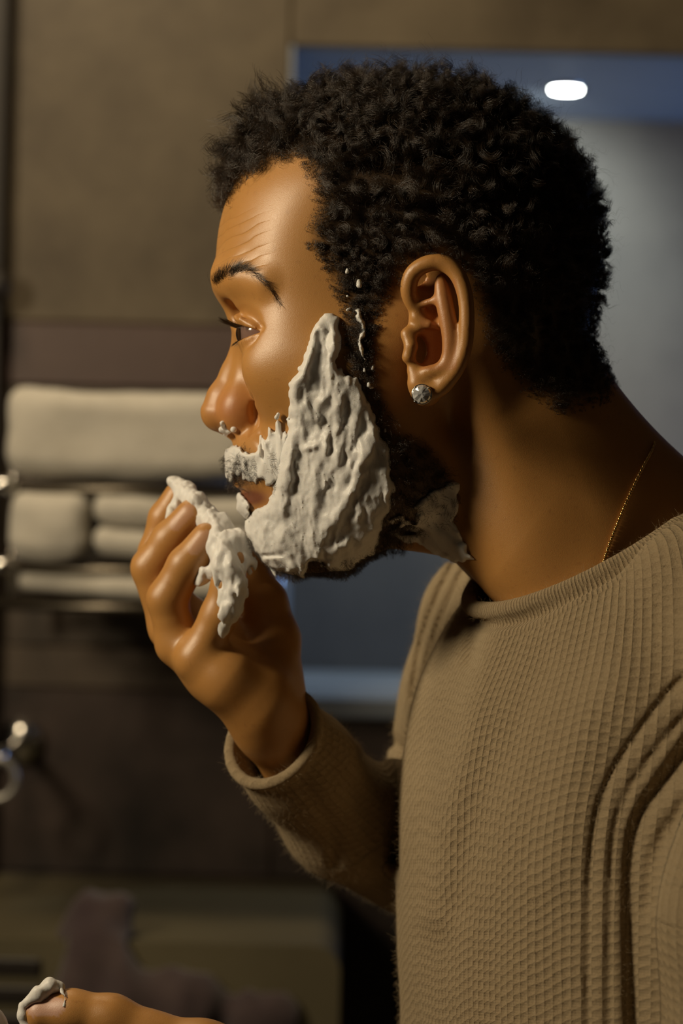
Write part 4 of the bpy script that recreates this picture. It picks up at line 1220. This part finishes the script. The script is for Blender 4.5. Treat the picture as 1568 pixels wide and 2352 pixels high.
Hm = 17.0 * edge(MAIN)
rs = np.random.default_rng(5)
lobes = [  # path, width, height, kind   (r = lobe, k = knife smear with raised rims)
    ([(742, 730), (716, 800), (700, 840), (682, 878), (678, 918)], 15, 25, 'r'), ([(776, 730), (775, 790), (766, 850), (764, 900)], 8, 17, 'r'),
    ([(745, 760), (735, 830), (732, 905)], 19, 12, 'k'), ([(684, 925), (680, 990), (664, 1060), (648, 1140), (640, 1200)], 16, 27, 'r'),
    ([(730, 935), (712, 1010), (700, 1080), (690, 1160), (690, 1240)], 30, 19, 't'), ([(792, 890), (770, 960), (748, 1030), (742, 1110)], 20, 25, 'r'),
    ([(820, 880), (806, 960), (790, 1040), (770, 1120), (752, 1200)], 21, 19, 't'), ([(858, 952), (848, 1020), (820, 1100), (785, 1170), (740, 1230), (712, 1280)], 15, 27, 'r'),
    ([(885, 1040), (872, 1100), (846, 1160), (806, 1220), (790, 1270)], 25, 19, 't'), ([(900, 1110), (882, 1180), (846, 1240), (820, 1280)], 13, 25, 'r'),
    ([(690, 1035), (720, 1025), (742, 1020)], 8, 29, 'r'), ([(665, 1060), (660, 1130), (640, 1210)], 11, 28, 'r'), ([(728, 1080), (722, 1180), (712, 1270)], 11, 28, 'r'),
    ([(600, 1190), (640, 1240), (672, 1290)], 15, 24, 'r'), ([(575, 1200), (606, 1250), (640, 1300)], 12, 20, 'r'), ([(620, 1160), (640, 1220), (668, 1270)], 17, 19, 't'),
    ([(770, 1270), (800, 1250), (820, 1245)], 16, 27, 'r'), ([(740, 1310), (730, 1280), (735, 1255)], 10, 28, 'r'), ([(690, 930), (720, 960), (742, 962)], 12, 28, 'r'),
    ([(800, 1130), (780, 1180), (770, 1230)], 10, 28, 'r'), ([(760, 980), (752, 1010), (748, 1050)], 7, 31, 'r'), ([(830, 1000), (826, 1060), (806, 1110)], 8, 29, 'r'), ([(650, 1290), (690, 1316), (740, 1322)], 12, 24, 'r')]
for i in range(9):                                  # smaller drags in the same run, top to chin
    x0 = rs.uniform(660, 880); y0 = rs.uniform(900, 1180); ln_ = rs.uniform(40, 120); tx_ = (720 - x0) * 0.0035
    lobes.append(([(x0, y0), (x0 + tx_ * ln_ * .5 + rs.normal(0, 4), y0 + ln_ * .5), (x0 + tx_ * ln_ * 1.1, y0 + ln_)], rs.uniform(10, 21), rs.uniform(18, 25), rs.choice(['t', 't', 'r'])))
for path, w, h_, kind in lobes:
    sl_, d, s_, sgn = seg_dist(path)
    taper = np.clip(np.minimum(s_ * 5, (1 - s_) * 4), 0, 1) ** 0.5
    if kind == 'r':
        t = np.clip(1 - (d / (w * (0.5 + 0.5 * taper))) ** 2, 0, 1)
        add_ = np.where(t > 0, h_ * (0.55 + 0.45 * taper) * (0.45 + 0.55 * np.sqrt(t)), 0) * (t > 0)
        cov = sstep(t, 0, 0.35)
        Hm[sl_] = np.where(Hm[sl_] > 0.5, np.maximum(Hm[sl_], Hm[sl_] * (1 - cov) + add_ * cov), Hm[sl_])
    elif kind == 't':
        u = sgn * d / w; prof = h_ * (0.88 + 0.26 * u) * (0.7 + 0.3 * taper); au = np.abs(u)
        cov = np.where(u > 0, sstep(au, 1.12, 0.98), sstep(au, 1.25, 0.75)) * sstep(taper, 0.05, 0.4)
        Hm[sl_] = np.where(Hm[sl_] > 0.5, Hm[sl_] * (1 - cov) + np.maximum(prof, Hm[sl_] * 0.86) * cov, Hm[sl_])
    else:
        u = d / w; prof = np.where(u < 1, h_ * (0.62 + 0.6 * u ** 3), 0); cov = sstep(u, 1.15, 0.9) * sstep(taper, 0, 0.5)
        rimh = np.where((u > 0.85) & (u < 1.4), 5 * np.sin((u - 0.85) / 0.55 * math.pi), 0) * (sgn > 0)
        Hm[sl_] = np.where(Hm[sl_] > 0.5, Hm[sl_] * (1 - cov) + (prof + 1) * cov + rimh, Hm[sl_])
Hm = np.minimum(Hm, 42 * edge(MAIN, 18))
Hm += (vnoise(FXX / 11, FYY / 44, 0.3, 8) * 2.2 + vnoise(FXX / 6, FYY / 22, 0.3, 9) * 0.7 + vnoise(FXX / 24, FYY / 30, 0.1, 19) * 3.0) * (Hm > 1)
def blur(A, sig):
    m = int(3 * sig / FR); k = np.exp(-0.5 * (np.arange(-m, m + 1) * FR / sig) ** 2); k = (k / k.sum()).astype(np.float32)
    A = np.apply_along_axis(lambda v: np.convolve(v, k, 'same'), 0, A); return np.apply_along_axis(lambda v: np.convolve(v, k, 'same'), 1, A)
em = edge(MAIN, 12); Hm = (0.62 * blur(Hm, 2.8) + 0.38 * blur(Hm, 10.0)) * em
# worn patches along the lower edge where beard shows
Hm += 3.6 * (1 - np.abs(vnoise(wx / 10, FYY / 46, 0.4, 51))) ** 4 * (Hm > 3) + 1.2 * vnoise(wx / 6, wy / 14, 0.3, 52) * (Hm > 3)
patch = sstep(vnoise(FXX / 38, FYY / 22, 0.2, 14), 0.22, 0.42) * sstep(FYY, 1262, 1292)
Hm *= 1 - 0.92 * patch
wx2, wy2 = wx, wy; wx = FXX + warp(9, 15, 61) + warp(5, 6, 62); wy = FYY + warp(12, 13, 63) + warp(5, 6, 64)
wy = wy + 26 * vnoise(FXX / 6.5, FYY / 90, 0.2, 65) * sstep(FXX, 580, 600)
mo = 13 * edge(MOUST, 7) * (1 - 0.72 * sstep(FXX, 530, 546) * sstep(FXX, 604, 580) * sstep(FYY, 1040, 1068)) * (1 - 0.55 * sstep(vnoise(FXX / 8, FYY / 60, 0.4, 18), 0.0, 0.4) * sstep(FXX, 585, 600) * sstep(FYY, 1110, 1080))
wx, wy = wx2, wy2
mo += vnoise(FXX / 7, FYY / 26, 0.7, 17) * 2.2 * (mo > 1)
nk = (6 + 5 * np.abs(np.sin((FXX * 0.55 - FYY * 0.83) / 13.0)) + vnoise(FXX / 18, FYY / 18, 0, 20) * 2) * edge(NECKF, 10)
nk *= 1 - 0.95 * sstep(vnoise(FXX / 14, FYY / 12, 0.9, 22), 0.15, 0.4) * sstep(FXX, 985, 940)
sbm = 17 * edge(SIDEB, 6) * (1 - 0.9 * sstep(vnoise(FXX / 8, FYY / 8, 0.6, 23), 0.1, 0.35))
ch_ = 13 * edge(CHINL, 8)
foam_maps = {'main': np.maximum(Hm, ch_), 'moust': mo, 'neck': nk, 'side': sbm}

def foam_mesh(hm, lo, hi, h, thr=2.2):
    n = [int((hi[i] - lo[i]) / h) + 1 for i in range(3)]
    ax = [np.arange(n[i]) * h + lo[i] for i in range(3)]
    F = np.full(n, 9.0, np.float32)
    VV, WW = np.meshgrid(ax[1], ax[2], indexing='ij')
    for i in range(n[0]):
        P = np.stack([np.full(VV.size, ax[0][i]), VV.ravel(), WW.ravel()], 1)
        d = sample(HD, HLO, HH, P)
        m = np.abs(d) < 60
        f_ = np.where(d > 0, 30.0, 9.0)
        if m.any():
            Pm = P[m]; mir = np.stack([Pm[:, 0], Pm[:, 1], -np.abs(Pm[:, 2])], 1)
            ax_, ay_ = proj(mir)
            gi = np.clip((ax_ - FX0) / FR, 0, hm.shape[0] - 1.01); gj = np.clip((ay_ - FY0) / FR, 0, hm.shape[1] - 1.01)
            a = gi.astype(int); c = gj.astype(int); u = gi - a; w_ = gj - c
            hh = hm[a, c] * (1 - u) * (1 - w_) + hm[a + 1, c] * u * (1 - w_) + hm[a, c + 1] * (1 - u) * w_ + hm[a + 1, c + 1] * u * w_
            wv = 1 + 0.14 * vnoise(Pm[:, 0] / 17, Pm[:, 1] / 30, Pm[:, 2] / 15, 77)
            hh = np.where(hh > 0.5, hh * wv, hh)
            t = np.where(hh > thr, hh, -6.0 + hh)
            fo = d[m] - t
            f_[m] = np.maximum(fo, -(d[m] + 9))          # thin sheet that starts just under the skin
        F[i] = f_.reshape(VV.shape)
    P, Q = nets(F, lo, h)
    P, Q = keep_big(P, Q, 1.0)
    return relax(P, Q, 1, 0.45), Q

fh = 3.4 * QUICK
for nm, lab, key, lo, hi in (
        ('shaving_foam', 'thick white shaving foam smeared in ridges over cheek and chin', 'main', (520, 690, -420), (930, 1360, 150)),
        ('moustache_foam', 'streaky white foam over the upper lip and moustache', 'moust', (490, 940, -260), (690, 1140, 120)),
        ('neck_foam', 'thin grey-white foam smear on the neck under the jaw', 'neck', (860, 1080, -330), (1110, 1310, 60)),
        ('sideburn_foam', 'small broken streak of foam in the sideburn before the ear', 'side', (790, 690, -390), (860, 850, -230))):
    P, Q = foam_mesh(foam_maps[key], lo, hi, fh)
    o = mesh_np(nm, to_world(P), Q, M_foam); set_props(o, lab, 'foam')

def blob(name, parts, h, label, noise=(0, 10), group=None, k=10, seed=3, tear=0.0):
    lo = np.min([p[1] for p in parts], 0) - 20; hi = np.max([p[2] for p in parts], 0) + 20
    g = Grid(lo, hi, h)
    for p in parts: g.add(p, k)
    if noise[0]:
        g.F += vnoise(g.U / noise[1], g.V / (noise[1] * 2.0), g.W / noise[1], seed) * noise[0] + vnoise(g.U / (noise[1] * .4), g.V / (noise[1] * .8), g.W / (noise[1] * .4), seed + 1) * noise[0] * 0.35
    P, Q = nets(g.F, g.lo, g.h); P, Q = keep_big(P, Q, 1.0); P = relax(P, Q, 1, 0.4)
    o = mesh_np(name, to_world(P), Q, M_foam); set_props(o, label, 'foam', group)
    return o
# foam under the nose, flecks
def surf_at(px_, py_):
    m = np.where((HP[:, 2] < 5) & (HN[:, 2] < 0.3))[0]
    i = m[np.argmin((hx[m] - px_) ** 2 + (hy[m] - py_) ** 2)]; return HP[i], HN[i]
def on_skin(px_, py_, r, lift=0.35):
    p, n_ = surf_at(px_, py_); return (*(p + n_ * r * lift), r)
blob('nose_foam', [chain([on_skin(512, 972, 6), on_skin(522, 984, 8), on_skin(538, 985, 6)], 4), chain([on_skin(511, 984, 7), on_skin(520, 994, 7)], 4)], 2.2 * QUICK, 'dab of white foam clinging to the nostril', (3.0, 8), seed=6)
FLECK = ['highest tiny fleck of foam in the temple hair', 'largest foam fleck low in the temple hair', 'small foam bead touching the large temple fleck', 'lone drop of foam on bare cheek beside the nose', 'foam fleck in the sideburn level with the ear lobe top',
         'tiny foam dot just behind the lobe-level sideburn fleck', 'foam fleck at the lower end of the sideburn streak', 'pale foam dot between sideburn streak and ear', 'lowest foam dot in the dark beard beside the foam edge', 'faint foam dot above the sideburn streak', 'foam dot at the very top of the sideburn streak']
for i, (fx_, fy_, r, q) in enumerate([(798, 627, 4.5, 1.2), (825, 658, 6.5, 1.6), (822, 652, 3.5, 1), (641, 955, 5, 1.9), (846, 886, 4, 1.3), (852, 891, 3, 1), (835, 850, 4, 1), (856, 846, 3, 1), (884, 990, 3, 1.2), (797, 685, 3, 1), (800, 716, 3, 1)]):
    lf = 4.2 if (fx_ > 770 and fy_ < 760) else 1.8
    a = on_skin(fx_, fy_, r, lf); b2 = on_skin(fx_ + 1.5, fy_ - r * q, r * 0.75, lf * 1.2)
    blob('foam_fleck', [chain([a, b2], 2)], 1.6 * QUICK, FLECK[i], (1.2, 5), 'foam flecks', 2, i + 30)
# foam on the fingers of the raised hand
blob('finger_foam', [chain(pc((400, 1108, 190, 13), (425, 1125, 168, 20), (452, 1160, 128, 24), (480, 1190, 90, 26), (500, 1225, 60, 28)), 10),
                     chain(pc((412, 1130, 180, 16), (392, 1178, 150, 12), (380, 1205, 140, 6)), 8),
                     chain(pc((500, 1205, 70, 26), (512, 1260, 20, 34), (528, 1310, -18, 34), (540, 1350, -22, 28), (530, 1400, -14, 24), (516, 1440, -4, 21)), 12),
                     chain(pc((512, 1290, 10, 22), (478, 1320, 25, 16), (452, 1342, 40, 8)), 8), chain(pc((540, 1240, 20, 26), (562, 1290, 20, 18), (572, 1310, 30, 8)), 8),
                     chain(pc((498, 1420, 0, 12), (492, 1360, 20, 9), (486, 1392, 12, 5)), 6), chain(pc((452, 1150, 110, 14), (462, 1140, 110, 9)), 5)],
     4.0 * QUICK, 'torn strip of white foam across the fingertips of the raised hand', (11, 19), k=14, seed=8)
# foam on the lowered thumb
blob('thumb_foam', [chain(pc((60, 2302, -380, 10), (88, 2284, -378, 16), (118, 2264, -372, 17), (136, 2268, -366, 13)), 8), chain(pc((142, 2274, -380, 6), (150, 2288, -396, 3.5), (146, 2310, -404, 3)), 3),
                    chain(pc((50, 2308, -372, 7), (52, 2335, -380, 11), (66, 2372, -384, 14)), 8)], 3.2 * QUICK, 'curl of white foam over the tip of the lowered thumb', (3.5, 14), seed=12)
blob('palm_foam', [ell(pp(-30, 2372, -350), (46, 60, 50)), ell(pp(20, 2420, -330), (60, 50, 50))], 4 * QUICK, 'mound of white foam held in the lowered palm', (8, 20), seed=15)

# ================================================================ JEWELLERY
M_gem, nt, b = mat_new('clear_stone')
b.inputs['Base Color'].default_value = (0.93, 0.93, 0.93, 1); b.inputs['Roughness'].default_value = 0.1
b.inputs['Metallic'].default_value = 0.55; b.inputs['Transmission Weight'].default_value = 0.0; b.inputs['IOR'].default_value = 2.0
b.inputs['Specular IOR Level'].default_value = 0.9
M_silver = simple('silver', (0.75, 0.72, 0.66), 0.15, 1.0, bump=0.05)
M_gold = simple('gold', (0.72, 0.45, 0.16), 0.25, 1.0, bump=0.05)
lob = surf_at(968, 905); ec = lob[0] + np.array([0, 0, -9.0]); eo = Vector(to_world(ec))
er = empty('stud_earring', eo, label='round clear stone stud earring in the ear lobe', category='earring')
def gem(R):
    bm = bmesh.new(); n = 16
    tb = [bm.verts.new((R * .40 * math.cos(2 * math.pi * i / n), R * .40 * math.sin(2 * math.pi * i / n), R * (.50 + .05 * math.sin(i * 5)))) for i in range(n)]
    md = [bm.verts.new((R * .82 * math.cos(2 * math.pi * (i + .5) / n), R * .82 * math.sin(2 * math.pi * (i + .5) / n), R * (.28 + .06 * math.sin(i * 3)))) for i in range(n)]
    gd = [bm.verts.new((R * math.cos(2 * math.pi * i / n), R * math.sin(2 * math.pi * i / n), 0.02 * R)) for i in range(n)]
    g2 = [bm.verts.new((R * math.cos(2 * math.pi * i / n), R * math.sin(2 * math.pi * i / n), -0.05 * R)) for i in range(n)]
    cu = bm.verts.new((0, 0, -0.75 * R)); tc0 = bm.verts.new((0.05 * R, 0.04 * R, .56 * R))
    for i in range(n): bm.faces.new((tb[i], tb[(i + 1) % n], tc0))
    for i in range(n):
        j = (i + 1) % n
        bm.faces.new((tb[i], md[i], tb[j])); bm.faces.new((md[i - 1], md[i], tb[i])) ; bm.faces.new((md[i], gd[i], gd[j])); bm.faces.new((md[i - 1], gd[i], md[i]))
        bm.faces.new((gd[i], g2[i], g2[j], gd[j])); bm.faces.new((g2[i], cu, g2[j]))
    bmesh.ops.recalc_face_normals(bm, faces=bm.faces[:])
    return bm
face_out = Vector(dir_world(np.array([-0.12, -0.05, -1.0]))).normalized(); rotq = face_out.to_track_quat('Z', 'Y').to_matrix().to_4x4()
R_ = 21 * S
def put(bm, mat_, nm, sm=False):
    bm.transform(Matrix.Translation(eo) @ rotq); return bm_obj(nm, bm, mat_, er, smooth=sm)
put(gem(R_), M_gem, 'stone')
bm = bmesh.new(); rr_ = []
for i in range(28):
    a = 2 * math.pi * i / 28
    rr_.append([bm.verts.new((r * R_ * math.cos(a), r * R_ * math.sin(a), z_ * R_)) for r, z_ in ((1.0, 0.06), (1.07, 0.05), (1.04, -0.2), (0.2, -0.85), (0.15, -0.9))])
for i in range(28):
    for j in range(4): bm.faces.new((rr_[i][j], rr_[(i + 1) % 28][j], rr_[(i + 1) % 28][j + 1], rr_[i][j + 1]))
put(bm, M_silver, 'setting', True)
for i in range(4):
    a = math.pi / 4 + i * math.pi / 2
    put(tube_bm([(1.06 * R_ * math.cos(a), 1.06 * R_ * math.sin(a), -0.1 * R_), (1.04 * R_ * math.cos(a), 1.04 * R_ * math.sin(a), 0.1 * R_), (0.92 * R_ * math.cos(a), 0.92 * R_ * math.sin(a), 0.2 * R_)], [0.09 * R_, 0.09 * R_, 0.07 * R_], 8), M_silver, 'prong', True)
put(tube_bm([(0, 0, -0.8 * R_), (0, 0, -2.6 * R_)], 0.12 * R_, 8), M_silver, 'post', True)

# necklace: fine rope chain lying on the neck
def surf_ray(px_, py_):
    ws = np.arange(-420.0, 60.0, 1.0); P = np.array([pp(px_, py_, w_) for w_ in ws]); d = sample(HF, HLO, HH, P)
    i = np.argmax(d < 3.0) if (d < 3.0).any() else np.argmin(d); return P[i]
nk_px = spline([(1503, 1016), (1496, 1036), (1470, 1085), (1440, 1150), (1415, 1210), (1396, 1260), (1382, 1305), (1366, 1345), (1352, 1378)], 230)
pts = np.array([surf_ray(*q_) for q_ in nk_px]); pts = np.stack([np.convolve(np.pad(pts[:, i], 6, 'edge'), np.ones(13) / 13, 'valid') for i in range(3)], 1)
pts[:, 2] -= 2.0
seg = np.linalg.norm(np.diff(pts, axis=0), axis=1); cum = np.concatenate([[0], np.cumsum(seg)])
nlk = int(cum[-1] / 6.6); tpos = np.linspace(0, cum[-1], nlk)
LP_ = np.stack([np.interp(tpos, cum, pts[:, i]) for i in range(3)], 1)
nk_o = empty('necklace', to_world(LP_[0]), label='fine gold rope chain necklace running down the neck into the collar', category='necklace')
bm = bmesh.new(); bmesh.ops.create_uvsphere(bm, u_segments=8, v_segments=6, radius=1.0)
lm = bpy.data.meshes.new('chain_link'); bm.to_mesh(lm); bm.free(); lm.materials.append(M_gold)
for p_ in lm.polygons: p_.use_smooth = True
LW = to_world(LP_)
for i in range(nlk):
    o = bpy.data.objects.new('chain_link', lm); COL.objects.link(o); o.parent = nk_o
    t = Vector(LW[min(i + 1, nlk - 1)] - LW[max(i - 1, 0)]).normalized()
    o.location = Vector(LW[i]) - nk_o.location
    o.rotation_mode = 'QUATERNION'
    from mathutils import Quaternion
    o.rotation_quaternion = t.to_track_quat('Z', 'Y') @ Quaternion((1, 0, 0), 0.6 if i % 2 else -0.6)
    o.scale = (0.00070, 0.00088, 0.00112)
